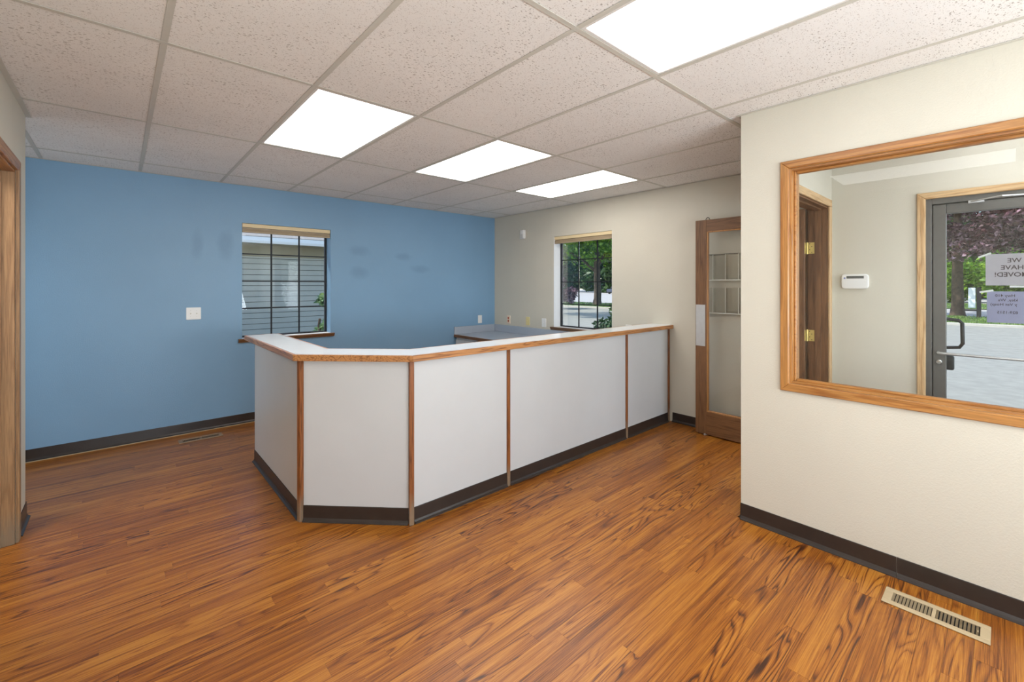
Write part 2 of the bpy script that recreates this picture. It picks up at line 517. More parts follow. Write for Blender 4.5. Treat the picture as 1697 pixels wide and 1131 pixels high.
def thing(name, loc, label=None, cat=None, group=None, kind=None):
    o = bpy.data.objects.new(name, None)
    o.empty_display_size = 0.1
    COL.objects.link(o)
    o.location = loc
    OFF[o.name] = Vector(loc)
    return tag(o, label, cat, group, kind)

def struct(name, mb, mat):
    return tag(obj(name, mb, mat), kind='structure')

def dup(root, loc, label=None):
    r = root.copy(); COL.objects.link(r); r.location = loc
    if label: r['label'] = label
    for ch in list(root.children):
        c = ch.copy(); COL.objects.link(c); c.parent = r
        for g in list(ch.children):
            d = g.copy(); COL.objects.link(d); d.parent = c
    return r

def wall(mb, fixed, t0, t1, s0, s1, z0, z1, openings):
    """wall slab. fixed 'x': thickness t0..t1 in x, runs s0..s1 in y. openings: (sa, sb, za, zb)"""
    def bx(a, b, c, d):
        if b - a < 1e-4 or d - c < 1e-4: return
        if fixed == 'x': mb.box(t0, t1, a, b, c, d)
        else: mb.box(a, b, t0, t1, c, d)
    cur = s0
    for (sa, sb, za, zb) in sorted(openings):
        bx(cur, sa, z0, z1); bx(sa, sb, z0, za); bx(sa, sb, zb, z1); cur = sb
    bx(cur, s1, z0, z1)
    return mb

# ------------------------------------------------------------------ key dimensions
CZ = 2.428
YB, XR, XN, XL = 5.192, 4.274, 2.802, -0.42
YC0, YC1 = 0.937, 1.068           # cross wall between lobby and entry
YLE = 3.94                        # end of the left wall
XFL, YBK = -1.75, -2.6
WT = 2.72                         # wall top
XNB = 2.937                       # back face of the partition
YEE = -1.25                       # end wall of the entry
# windows
W1 = (0.94, 1.825, 0.855, 2.045)
W2 = (3.05, 3.97, 0.855, 2.045)
W3 = (-1.0, 0.810, 0.858, 2.057)
D1 = (-0.64, 0.39, 0.0, 2.02)     # entry door opening (y)
D2 = (3.235, 4.165, 0.0, 2.03)    # doorway in the cross wall (x)
D3 = (2.66, 3.60, 0.0, 2.04)      # door in the left wall (y)

# ------------------------------------------------------------------ shell
struct('wall_back', wall(MB(), 'y', YB, YB + 0.17, XFL - 0.15, XR + 0.17, 0, WT, [W1]), M['blue'])
struct('wall_right', wall(MB(), 'x', XR, XR + 0.17, YEE - 0.15, YB, 0, WT, [D1, W2]), M['beige'])
struct('wall_entry', wall(MB(), 'y', YC0, YC1, XN, XR, 0, WT, [D2]), M['beige'])
struct('wall_partition', wall(MB(), 'x', XN, XNB, YBK, YC0, 0, WT, [W3]), M['beige'])
struct('wall_entry_end', wall(MB(), 'y', YEE - 0.13, YEE, XNB, XR, 0, WT, [(3.12, 4.08, 0.6, 2.05)]), M['beige'])
struct('wall_left', wall(MB(), 'x', XL - 0.13, XL, YBK, YLE, 0, WT, [(-1.97, -0.33, 0.78, 2.12), D3]), M['beige'])
struct('wall_left_return', MB().box(XFL, XL - 0.13, YLE - 0.13, YLE, 0, WT), M['beige'])
struct('wall_far_left', wall(MB(), 'x', XFL - 0.15, XFL, YLE - 0.13, YB, 0, WT, [(4.08, 5.02, 0.8, 2.1)]), M['beige'])
# unseen side room added so lamp light reaches through the left doorway
struct('wall_side_room_far', MB().box(XFL - 0.15, XFL, 1.50, YLE - 0.131, 0, WT), M['beige'])
struct('wall_side_room_end', MB().box(XFL - 0.15, XL - 0.131, 1.37, 1.499, 0, WT), M['beige'])
struct('ceiling_side_room', MB().box(XFL, XL - 0.131, 1.50, YLE - 0.131, CZ, CZ + 0.02), M['white_paint'])
struct('wall_behind', wall(MB(), 'y', YBK - 0.15, YBK, XL - 0.13, XNB, 0, WT, [(-0.15, 2.45, 0.55, 2.15)]), M['beige'])
def plain_window(name, x, y0, y1, z0, z1):  # unseen windows added to house the fill lamps at left and nook
    w = thing(name, (x, (y0 + y1) / 2, z0), kind='structure')
    f = MB()
    f.box(x - 0.025, x + 0.025, y0 + 0.001, y0 + 0.045, z0 + 0.001, z1 - 0.001).box(x - 0.025, x + 0.025, y1 - 0.045, y1 - 0.001, z0 + 0.001, z1 - 0.001)
    f.box(x - 0.025, x + 0.025, y0 + 0.045, y1 - 0.045, z0 + 0.001, z0 + 0.045).box(x - 0.025, x + 0.025, y0 + 0.045, y1 - 0.045, z1 - 0.045, z1 - 0.001)
    obj('window_frame', f, M['bronze'], w)
    obj('pane', MB().box(x - 0.002, x + 0.002, y0 + 0.046, y1 - 0.046, z0 + 0.046, z1 - 0.046), M['glass'], w)
plain_window('window_5', XL - 0.09, -1.97, -0.33, 0.78, 2.12)
plain_window('window_6', XFL - 0.10, 4.08, 5.02, 0.8, 2.1)
w7 = thing('window_7', (3.6, YEE - 0.08, 0.6), kind='structure')  # added out of view at the entry end, holds a fill lamp
f7 = MB()
for (p_, q_, r_, s_) in ((3.121, 3.165, 0.601, 2.049), (4.035, 4.079, 0.601, 2.049), (3.165, 4.035, 0.601, 0.645), (3.165, 4.035, 2.005, 2.049)):
    f7.box(p_, q_, YEE - 0.11, YEE - 0.06, r_, s_)
obj('window_frame', f7, M['bronze'], w7)
obj('pane', MB().box(3.166, 4.034, YEE - 0.087, YEE - 0.083, 0.646, 2.004), M['glass'], w7)
w4 = thing('window_4', (1.15, YBK - 0.08, 0.55), kind='structure')  # added behind the camera to frame the strongest fill lamp
f4 = MB()
for (p_, q_, r_, s_) in ((-0.149, -0.10, 0.551, 2.149), (2.40, 2.449, 0.551, 2.149), (-0.10, 2.40, 0.551, 0.60), (-0.10, 2.40, 2.10, 2.149), (1.13, 1.17, 0.60, 2.10)):
    f4.box(p_, q_, YBK - 0.11, YBK - 0.06, r_, s_)
obj('window_frame', f4, M['bronze'], w4)
obj('pane', MB().box(-0.099, 1.129, YBK - 0.087, YBK - 0.083, 0.601, 2.099), M['glass'], w4)
obj('pane', MB().box(1.171, 2.399, YBK - 0.087, YBK - 0.083, 0.601, 2.099), M['glass'], w4)
struct('roof', MB().box(XFL - 2.4, XR + 0.85, YBK - 0.8, YB + 0.75, WT, WT + 0.2), M['roofing'])  # unseen slab keeps sky light out; left overhang lengthened against the sun

# ------------------------------------------------------------------ floor of narrow planks
fl = struct('floor', MB().box(XFL - 0.1, XR + 0.16, YBK - 0.1, YB + 0.16, -0.20, -0.006), M['subfloor'])
PW = 0.0762
rng = random.Random(3)
planks = []
row = 0
y = YB - 0.002
while y > -1.45:
    y0, y1 = y - PW, y
    ym = (y0 + y1) / 2
    xa, xb = XL, XR
    if ym > YLE: xa = XFL
    if ym < YC1: xb = XN
    if D3[0] < ym < D3[1]: xa = XFL
    x = xa - rng.uniform(0.05, 0.9)
    while x < xb:
        L = rng.uniform(0.55, 1.25)
        a, b = max(x, xa), min(x + L, xb)
        if b - a > 0.02:
            planks.append((a, b, max(y0, -1.45), y1))
        x += L
    y -= PW
    row += 1
fw, rt = Vector((math.cos(YAW), math.sin(YAW))), Vector((math.sin(YAW), -math.cos(YAW)))
def seen(p):
    cx, cy_ = (p[0] + p[1]) / 2, (p[2] + p[3]) / 2
    d = fw.dot(Vector((cx, cy_))); l = rt.dot(Vector((cx, cy_)))
    if d < 0.7: return 0
    u = IW / 2 + FPX * l / d; v = HY + FPX * CH / d
    if not (-150 < u < IW + 150 and v < IH + 120): return 0
    if 0.95 < cx and cy_ > 2.45 and cx < 4.3: return 0.01 * (p[1] - p[0]) / d ** 2
    return (p[1] - p[0]) / d ** 2.5
planks.sort(key=seen, reverse=True)
def plank_bm(bm, layer, p, rnd):
    a, b, c, d = p
    g = 0.0003
    r = bmesh.ops.create_cube(bm, size=1, matrix=Matrix.Translation(((a + b) / 2, (c + d) / 2, -0.003)) @ Matrix.Diagonal((b - a - 2 * g, d - c - 2 * g, 0.006, 1)))
    fs = {f for v in r['verts'] for f in v.link_faces}
    for f in fs:
        f[layer] = rnd
rest = bmesh.new(); rl = rest.faces.layers.float_vector.new('rnd')
for i, p in enumerate(planks):
    q = (rng.random(), rng.random(), rng.random())
    s = sum(q) / 3; q = (q[0], q[1], q[2])
    if i < 300:
        bm = bmesh.new(); ly = bm.faces.layers.float_vector.new('rnd')
        plank_bm(bm, ly, p, q)
        obj('plank', bm, M['floor'], fl)
    else:
        plank_bm(rest, rl, p, q)
tag(obj('far_planks', rest, M['floor'], fl), kind='stuff')

# ------------------------------------------------------------------ suspended ceiling
GX0, GY0, DX, DY = 0.1427, 1.1445, 0.6096, 1.2192
ceil = struct('ceiling', MB().box(XFL, XR, YBK, YB, CZ + 0.16, CZ + 0.18), M['white_paint'])
lights_at = {(1, 1), (3, 1), (5, 1), (2, -1), (0, -1), (0, -3), (2, -3)}
tile_mesh = {}
def tile(x0, x1, y0, y1):
    if x1 - x0 < 0.012 or y1 - y0 < 0.012: return
    key = (round(x1 - x0, 3), round(y1 - y0, 3))
    cx, cy_ = (x0 + x1) / 2, (y0 + y1) / 2
    dz = rng.uniform(0, 0.0012)
    if key in tile_mesh:
        o = bpy.data.objects.new('ceiling_tile', tile_mesh[key]); COL.objects.link(o)
    else:
        bm = MB().box(-(x1 - x0) / 2 + 0.004, (x1 - x0) / 2 - 0.004, -(y1 - y0) / 2 + 0.004, (y1 - y0) / 2 - 0.004, 0, 0.016, 0.0015).bm
        me = bpy.data.meshes.new('ceiling_tile'); bm.to_mesh(me); bm.free(); me.materials.append(M['tile'])
        tile_mesh[key] = me
        o = bpy.data.objects.new('ceiling_tile', me); COL.objects.link(o)
    o.parent = ceil
    o.location = Vector((cx, cy_, CZ + 0.0025 + dz)) - offset_of(ceil)
for i in range(-4, 8):
    for j in range(-4, 4):
        if (i, j) in lights_at: continue
        x0, x1 = GX0 + DX * i, GX0 + DX * (i + 1)
        y0, y1 = GY0 + DY * j, GY0 + DY * (j + 1)
        y0c, y1c = max(y0, YBK), min(y1, YB)
        if y1c <= y0c: continue
        if j >= 0:
            if x1 < XL + 0.001:
                y0c = max(y0c, YLE); xa = max(x0, XFL)
                if y1c <= y0c: continue
            else:
                xa = x0 if y1 > YLE else max(x0, XL)
            tile(max(xa, XFL), min(x1, XR), y0c, y1c)
        else:
            if x1 <= XL: continue
            tile(max(x0, XL), min(x1, XN), y0c, y1c) if x0 < XN else None
            if j == -1 and x1 > XN:
                tile(max(x0, XN), min(x1, XR), YC1, y1)
def flange(name, x0, x1, y0, y1):
    obj(name, MB().box(x0, x1, y0, y1, CZ, CZ + 0.002, 0.0006).box((x0 + x1) / 2 - (0.001 if x1 - x0 < y1 - y0 else (x1 - x0) / 2), (x0 + x1) / 2 + (0.001 if x1 - x0 < y1 - y0 else (x1 - x0) / 2),
        (y0 + y1) / 2 - (0.001 if y1 - y0 < x1 - x0 else (y1 - y0) / 2), (y0 + y1) / 2 + (0.001 if y1 - y0 < x1 - x0 else (y1 - y0) / 2), CZ + 0.002, CZ + 0.03), M['grid'], ceil)
for i in range(-3, 8):                     # lines along y, cut at the crossing runners
    x = GX0 + DX * i
    if x > XR: continue
    lo = YLE if x < XL else (YC1 if x > XN else YBK)
    ys = [lo] + [GY0 + DY * j for j in range(-3, 4) if GY0 + DY * j > lo + 0.03] + [YB]
    for a, b in zip(ys[:-1], ys[1:]):
        flange('cross_tee', x - 0.012, x + 0.012, a + 0.012, b - 0.012 if b < YB else b)
for j in range(-3, 4):                     # lines along x
    y = GY0 + DY * j
    xa = XFL if y > YLE else XL
    xb = XN if y < YC1 else XR
    flange('main_runner', xa, xb, y - 0.012, y + 0.012)
for (a, b, c, d) in ((XFL, XR, YB - 0.02, YB), (XR - 0.02, XR, YC1, YB), (XN, XR, YC1, YC1 + 0.02), (XN - 0.02, XN, YBK, YC1 + 0.02),
                     (XL, XL + 0.024, YBK, YLE + 0.02), (XFL, XL, YLE, YLE + 0.02)):
    obj('wall_angle', MB().box(a, b, c, d, CZ - 0.0015, CZ + 0.001), M['grid'], ceil)

def make_light(x, y, label):
    t = thing('ceiling_light', (x, y, CZ), label, 'ceiling light', 'recessed ceiling panel lights')
    w, l = DX / 2 - 0.012, DY / 2 - 0.012
    f = MB()
    for (a, b, c, d) in ((-w, -w + 0.016, -l, l), (w - 0.016, w, -l, l), (-w + 0.016, w - 0.016, -l, -l + 0.018), (-w + 0.016, w - 0.016, l - 0.018, l)):
        f.box(x + a, x + b, y + c, y + d, CZ + 0.001, CZ + 0.02, 0.002)
    f.box(x - w, x + w, y - l, y + l, CZ + 0.03, CZ + 0.09)
    obj('housing', f, M['lamp_white'], t)
    obj('diffuser', MB().box(x - w + 0.016, x + w - 0.016, y - l + 0.018, y + l - 0.018, CZ + 0.006, CZ + 0.012), M['lamp'], t)
    return t
names = {(2, -1): 'large glowing ceiling panel light nearest the camera above the partition window',
         (1, 1): 'square looking ceiling panel light nearest the blue wall window',
         (3, 1): 'middle one of the three ceiling panel lights above the reception counter',
         (5, 1): 'far ceiling panel light nearest the beige wall',
         (0, -1): 'ceiling panel light overhead, seen only mirrored in the partition window',
         (0, -3): 'ceiling panel light behind the camera by the left wall',
         (2, -3): 'ceiling panel light behind the camera by the partition wall'}
first = None
for k in ((2, -1), (1, 1), (3, 1), (5, 1), (0, -1), (0, -3), (2, -3)):
    cx, cy_ = GX0 + DX * (k[0] + 0.5), GY0 + DY * (k[1] + 0.5)
    if first is None: first = make_light(cx, cy_, names[k])
    else:
        c_ = dup(first, (cx, cy_, CZ), names[k])
        if k[1] == 1:                      # counter fixtures boosted to brighten the far walls and ceiling
            for ch in c_.children:
                if ch.name.startswith('diffuser'):
                    ch.data = ch.data.copy(); ch.data.materials[0] = M['lamp_far']

c_ = dup(first, (-1.12, 2.75, CZ - 0.010), 'ceiling panel light in the side room behind the left doorway')  # added lamp lighting the counter's left panel through the doorway
for ch in c_.children:
    if ch.name.startswith('diffuser'):
        ch.data = ch.data.copy(); ch.data.materials[0] = M['lamp_side']
# entry ceiling and its surface light
struct('ceiling_entry', MB().box(XNB, XR, YEE, YC0, CZ, CZ + 0.02), M['white_paint'])
t = thing('surface_light', (3.93, -0.345, 2.30), 'slim white fluorescent light glimpsed at the top of the partition window', 'ceiling light')
obj('housing', MB().box(3.83, 4.03, -0.96, 0.27, 2.385, CZ - 0.001, 0.004), M['lamp_white'], t)
mb = MB().sweep([(-0.10, 0), (-0.085, -0.07), (-0.05, -0.088), (0.05, -0.088), (0.085, -0.07), (0.10, 0)], (3.93, -0.955, 2.384), (3.93, 0.262, 2.384), out=(1, 0, 0))
obj('diffuser', mb, emit_mat('entry_diffuser', (0.93, 0.96, 1.0), 3.6), t)
dup(first, (3.60, -0.62, CZ - 0.010), 'ceiling panel light in the entry beyond the partition window')  # extra panel added out of view to light the entry walls

# ------------------------------------------------------------------ cove baseboards
def cove(mb, a, b, out, h=0.095):
    prof = [(0.0005, 0.0005), (0.020, 0.0005), (0.019, 0.004), (0.010, 0.010), (0.0045, 0.021), (0.0035, h - 0.003), (0.002, h), (0.0005, h)]
    return mb.sweep(prof, (*a, 0), (*b, 0), out=(*out, 0))
struct('baseboard_back', cove(MB(), (XFL, YB), (3.53, YB), (0, -1)), M['cove'])
struct('baseboard_right', cove(MB(), (XR, 2.30), (XR, YC1), (-1, 0)), M['cove'])
struct('baseboard_left', cove(MB(), (XL, 3.665), (XL, YLE + 0.02), (1, 0)), M['cove'])
struct('baseboard_left_return', cove(MB(), (XL, YLE), (XFL, YLE), (0, 1)), M['cove'])
pb = thing('baseboard_partition', (XN, 0.4, 0), kind='structure')
obj('baseboard_section', cove(MB(), (XN, YC1), (XN, 0.355), (-1, 0)), M['cove'], pb)
obj('baseboard_section', cove(MB(), (XN, 0.3535), (XN, -1.1), (-1, 0)), M['cove'], pb)
obj('baseboard_section', cove(MB(), (XN, YC1), (3.17, YC1), (0, 1)), M['cove'], pb)
# thin pale gap strip between baseboard and floor along the blue wall
obj('floor_strip', MB().box(XFL, 3.52, YB - 0.034, YB - 0.021, 0.0003, 0.003), M['tan_metal'], fl)

# ------------------------------------------------------------------ windows with black grilles
def grille_window(name, plane, W, gpos, out, wallpos, label_pref):
    """plane 'y' : window in a wall of constant y. gpos = glass plane, out=+1 outward axis dir, wallpos = inner wall face"""
    s0, s1, z0, z1 = W
    def bx(mb, a, b, d0, d1, c, d, bev=0.0):
        if plane == 'y': mb.box(a, b, d0, d1, c, d, bev)
        else: mb.box(d0, d1, a, b, c, d, bev)
        return mb
    loc = ((s0 + s1) / 2, gpos, z0) if plane == 'y' else (gpos, (s0 + s1) / 2, z0)
    w = thing(name, loc, kind='structure')
    f = 0.019
    fr = MB()
    g0, g1 = gpos - 0.008, gpos + 0.025
    bx(fr, s0, s0 + f, g0, g1, z0, z1); bx(fr, s1 - f, s1, g0, g1, z0, z1)
    bx(fr, s0 + f, s1 - f, g0, g1, z0, z0 + f); bx(fr, s0 + f, s1 - f, g0, g1, z1 - f, z1)
    obj('window_frame', fr, M['bronze'], w)
    ns, nz = 3, 4
    ps, pz = (s1 - s0 - 2 * f) / ns, (z1 - z0 - 2 * f) / nz
    for i in range(1, ns):
        s = s0 + f + ps * i
        obj('muntin', bx(MB(), s - 0.008, s + 0.008, gpos - 0.006, gpos + 0.006, z0 + f, z1 - f, 0.001), M['bronze'], w)
    for j in range(1, nz):
        z = z0 + f + pz * j
        for i in range(ns):
            a = s0 + f + ps * i + (0.008 if i else 0); b = s0 + f + ps * (i + 1) - (0.008 if i < ns - 1 else 0)
            obj('muntin', bx(MB(), a, b, gpos - 0.005, gpos + 0.005, z - 0.006, z + 0.006, 0.001), M['bronze'], w)
    for i in range(ns):
        for j in range(nz):
            a = s0 + f + ps * i + (0.008 if i else 0); b = s0 + f + ps * (i + 1) - (0.008 if i < ns - 1 else 0)
            c = z0 + f + pz * j + (0.006 if j else 0); d = z0 + f + pz * (j + 1) - (0.006 if j < nz - 1 else 0)
            obj('pane', bx(MB(), a, b, gpos - 0.0015, gpos + 0.0015, c, d), M['glass'], w)
    # sill board: white top, stained nosing with small returns
    d0 = wallpos + 0.0 * out
    sl = bx(MB(), s0, s1, min(wallpos, gpos - 0.02 * out), max(wallpos, gpos - 0.02 * out), z0 - 0.0, z0 + 0.006)
    obj('sill_top', sl, M['white_paint'], w)
    no = MB()
    prof = [(0, -0.001), (0.0, 0.006), (0.036, 0.006), (0.040, 0.0), (0.036, -0.006), (0.026, -0.022), (0.022, -0.032), (0, -0.032)]
    if plane == 'y': no.sweep(prof, (s0 - 0.035, wallpos - 0.0005, z0), (s1 + 0.035, wallpos - 0.0005, z0), out=(0, -1, 0))
    else: no.sweep(prof, (wallpos - 0.0005, s0 - 0.035, z0), (wallpos - 0.0005, s1 + 0.035, z0), out=(-1, 0, 0))
    obj('sill_nosing', no, M['brown_' + ('x' if plane == 'y' else 'y')], w)
    return w
grille_window('window_1', 'y', W1, YB + 0.140, 1, YB, '')
w2 = grille_window('window_2', 'x', W2, XR + 0.136, 1, XR, '')
lin = MB()
lin.box(XR + 0.001, XR + 0.127, W2[0] + 0.0004, W2[0] + 0.003, W2[2], W2[3]).box(XR + 0.001, XR + 0.127, W2[1] - 0.003, W2[1] - 0.0004, W2[2], W2[3])
obj('reveal_lining', lin, plain('reveal_white', srgb(236, 236, 236), 0.5, var=0.01), w2)

def blind(plane, W, wallpos, label):
    s0, s1, z0, z1 = W
    t = thing('window_blind', ((s0 + s1) / 2, wallpos + 0.03, z1 - 0.09) if plane == 'y' else (wallpos + 0.03, (s0 + s1) / 2, z1 - 0.09), label, 'blind')
    def bx(d0, d1, c, d, bev):
        m = MB()
        if plane == 'y': m.box(s0 + 0.004, s1 - 0.004, wallpos + d0, wallpos + d1, c, d, bev)
        else: m.box(wallpos + d0, wallpos + d1, s0 + 0.004, s1 - 0.004, c, d, bev)
        return m
    obj('headrail', bx(0.006, 0.060, z1 - 0.042, z1 - 0.002, 0.002), M['blind_c'], t)
    for k in range(5):
        obj('blind_slat', bx(0.012, 0.056, z1 - 0.048 - 0.0062 * k - 0.005, z1 - 0.048 - 0.0062 * k, 0.001), M['blind_d'], t)
    obj('bottom_rail', bx(0.010, 0.056, z1 - 0.092, z1 - 0.079, 0.003), M['blind_d'], t)
blind('y', W1, YB, 'raised cream blind at the top of the blue wall window')
blind('x', W2, XR, 'raised cream blind at the top of the beige wall window')

# ------------------------------------------------------------------ partition window (window_3)
w3 = thing('window_3', (XN, -0.1, W3[2]), kind='structure')
s0, s1, z0, z1 = W3
cw = 0.043
def casing_x(face, dirn, s0, s1, z0, z1, cw, mats, parent, sides='LRTB', th=0.017):
    """mitred casing on a wall of constant x"""
    def piece(pts, mat):
        mb = MB()
        a = [mb.bm.verts.new((face + dirn * 0.0005, p[0], p[1])) for p in pts]
        inn = []
        cx = sum(p[0] for p in pts) / len(pts); cz = sum(p[1] for p in pts) / len(pts)
        b = [mb.bm.verts.new((face + dirn * (th - 0.004), p[0], p[1])) for p in pts]
        c = [mb.bm.verts.new((face + dirn * th, p[0] + (cx - p[0]) * min(0.9, 0.004 / max(1e-6, abs(cx - p[0]))) , p[1] + (cz - p[1]) * min(0.9, 0.004 / max(1e-6, abs(cz - p[1]))))) for p in pts]
        for r1, r2 in ((a, b), (b, c)):
            for i in range(4): mb.bm.faces.new((r1[i], r1[(i + 1) % 4], r2[(i + 1) % 4], r2[i]))
        mb.bm.faces.new(a); mb.bm.faces.new(c)
        bmesh.ops.recalc_face_normals(mb.bm, faces=mb.bm.faces[:])
        obj('casing', mb, mat, parent)
    o0, o1, q0, q1 = s0 - cw, s1 + cw, z0 - cw, z1 + cw
    if 'B' not in sides: q0 = z0
    if 'R' in sides: piece([(s1, z0), (o1, q0), (o1, q1), (s1, z1)], mats[0])
    if 'L' in sides: piece([(s0, z0), (o0, q0), (o0, q1), (s0, z1)], mats[0])
    if 'T' in sides: piece([(s0, z1), (o0, q1), (o1, q1), (s1, z1)], mats[1])
    if 'B' in sides: piece([(s0, z0), (o0, q0), (o1, q0), (s1, z0)], mats[1])
casing_x(XN, -1, s0, s1, z0, z1, cw, (M['casing_z'], M['casing_y']), w3)
casing_x(XNB, 1, s0, s1, z0, z1, cw, (M['casing_z'], M['casing_y']), w3)
jt = 0.010
j = MB()
j.box(XN + 0.001, XNB - 0.001, s1 - jt, s1 - 0.0005, z0, z1); j.box(XN + 0.001, XNB - 0.001, s0 + 0.0005, s0 + jt, z0, z1)
obj('jamb', j, M['casing_z'], w3)
j = MB()
j.box(XN + 0.001, XNB - 0.001, s0 + jt, s1 - jt, z0 + 0.0005, z0 + jt); j.box(XN + 0.001, XNB - 0.001, s0 + jt, s1 - jt, z1 - jt, z1 - 0.0005)
obj('jamb', j, M['casing_y'], w3)
for xg0, xg1 in ((2.845, 2.857), (2.863, 2.875)):
    st = MB()
    st.box(xg0, xg1, s1 - jt - 0.010, s1 - jt, z0 + jt, z1 - jt, 0.002); st.box(xg0, xg1, s0 + jt, s0 + jt + 0.012, z0 + jt, z1 - jt, 0.002)
    st.box(xg0, xg1, s0 + jt + 0.012, s1 - jt - 0.012, z0 + jt, z0 + jt + 0.012, 0.002); st.box(xg0, xg1, s0 + jt + 0.012, s1 - jt - 0.012, z1 - jt - 0.012, z1 - jt, 0.002)
    obj('glazing_stop', st, M['casing_y'], w3)
obj('pane', MB().box(2.8575, 2.8625, s0 + jt + 0.001, s1 - jt - 0.001, z0 + jt + 0.001, z1 - jt - 0.001), M['glass'], w3)

# ------------------------------------------------------------------ door_2 : doorway in cross wall with the open glazed leaf
d2 = thing('door_2', (D2[1], YC1, 0), kind='structure')
a, b, _, zt = D2
jm = MB().box(b - 0.018, b - 0.0005, YC0 + 0.001, YC1 - 0.001, 0, zt - 0.018).box(a + 0.0005, a + 0.018, YC0 + 0.001, YC1 - 0.001, 0, zt - 0.018)
obj('jamb', jm, M['brown_z'], d2)
obj('head_jamb', MB().box(a + 0.0005, b - 0.0005, YC0 + 0.001, YC1 - 0.001, zt - 0.018, zt - 0.0005), M['brown_x'], d2)
st = MB().box(b - 0.030, b - 0.018, YC0 + 0.040, YC0 + 0.080, 0, zt - 0.030).box(a + 0.018, a + 0.030, YC0 + 0.04, YC0 + 0.08, 0, zt - 0.03)
obj('door_stop', st, M['brown_z'], d2)
obj('door_stop', MB().box(a + 0.018, b - 0.018, YC0 + 0.04, YC0 + 0.08, zt - 0.030, zt - 0.018), M['brown_x'], d2)
for (yf, s, mz, mx_) in ((YC0, -1, 'pale_z', 'pale_x'), (YC1, 1, 'brown_z', 'brown_x')):
    yy0, yy1 = sorted((yf + s * 0.0005, yf + s * 0.016))
    obj('casing', MB().box(b - 0.006, b + 0.050, yy0, yy1, 0, zt - 0.006, 0.003), M[mz], d2)
    obj('casing', MB().box(a - 0.050, a + 0.006, yy0, yy1, 0, zt - 0.006, 0.003), M[mz], d2)
    obj('casing', MB().box(a - 0.050, b + 0.050, yy0, yy1, zt - 0.006, zt + 0.050, 0.003), M[mx_], d2)
# leaf, swung open 90 degrees against the beige wall
LX0, LX1 = 4.105, 4.143
LY0, LY1 = 1.082, 1.977
GY_0, GY_1, GZ0, GZ1 = LY0 + 0.105, LY1 - 0.105, 0.222, 1.912
leaf = obj('door_leaf', MB().box(LX0, LX1, LY0, GY_0, 0.010, 2.020, 0.002).box(LX0, LX1, GY_1, LY1, 0.010, 2.020, 0.002), M['brown_z'], d2)
tag(leaf, 'open brown wooden door leaf with tall glass pane')
obj('door_rail', MB().box(LX0 + 0.0004, LX1 - 0.0004, GY_0, GY_1, 0.011, GZ0, 0.001).box(LX0 + 0.0004, LX1 - 0.0004, GY_0, GY_1, GZ1, 2.019, 0.001), M['brown_y'], leaf)
bd = MB()
for (p, q, r_, s_) in ((GY_0, GY_0 + 0.012, GZ0, GZ1), (GY_1 - 0.012, GY_1, GZ0, GZ1), (GY_0 + 0.012, GY_1 - 0.012, GZ0, GZ0 + 0.012), (GY_0 + 0.012, GY_1 - 0.012, GZ1 - 0.012, GZ1)):
    bd.box(LX0 + 0.004, LX0 + 0.015, p, q, r_, s_, 0.002); bd.box(LX1 - 0.015, LX1 - 0.004, p, q, r_, s_, 0.002)
obj('glazing_bead', bd, M['casing_z'], leaf)
obj('pane', MB().box(4.121, 4.127, GY_0 + 0.001, GY_1 - 0.001, GZ0 + 0.001, GZ1 - 0.001), M['glass'], leaf)
pp = obj('push_plate', MB().box(LX0 - 0.0018, LX0 - 0.0002, 1.884, 1.972, 0.835, 1.224, 0.0006), M['alu'], leaf)
sc = MB()
for yy in (1.894, 1.962):
    for zz in (0.845, 1.03, 1.214): sc.lathe((LX0 - 0.0018, yy, zz), (-1, 0, 0), [(0.0032, 0), (0.0028, 0.001), (0.001, 0.0014)], 10)
obj('screw', sc, M['grid'], pp)
kn = MB().lathe((LX1, 1.915, 0.925), (1, 0, 0), [(0.030, 0), (0.030, 0.004), (0.011, 0.008), (0.011, 0.028), (0.024, 0.036), (0.027, 0.048), (0.020, 0.060), (0.004, 0.063)], 24)
obj('knob', kn, M['chrome'], leaf, smooth=True)
hk = MB().tube([(4.124, 1.868 + 0.018 * math.cos(x), 2.020 + 0.022 * math.sin(x)) for x in [PI * k / 10 for k in range(11)]], 0.003, 8)
obj('hook', hk, M['black'], leaf, smooth=True)
obj('roller', MB().box(4.112, 4.132, 1.872, 1.902, 0.0008, 0.016, 0.003).lathe((4.10, 1.887, 0.009), (1, 0, 0), [(0.008, 0), (0.008, 0.014)], 14), M['alu'], leaf)
for k, zz in enumerate((1.003, 1.705, 0.26)):
    h = MB().box(b - 0.0195, b - 0.0175, YC1 - 0.045, YC1 - 0.002, zz - 0.045, zz + 0.045, 0.0006)
    h.lathe((b - 0.0165, YC1 + 0.006, zz - 0.047), (0, 0, 1), [(0.006, 0), (0.006, 0.094)], 12)
    h.box(LX0 + 0.004, LX1 - 0.004, LY0 - 0.0015, LY0 + 0.0003, zz - 0.044, zz + 0.044)
    hg = obj('hinge', h, M['brass'], d2)
    s = MB()
    for q, (dy, dz) in enumerate(((-0.012, 0.034), (-0.026, 0.012), (-0.012, -0.012), (-0.026, -0.034))):
        s.lathe((b - 0.0195, YC1 + dy, zz + dz), (-1, 0, 0), [(0.0035, 0), (0.003, 0.0008)], 8)
    obj('screw', s, M['dark'], hg)

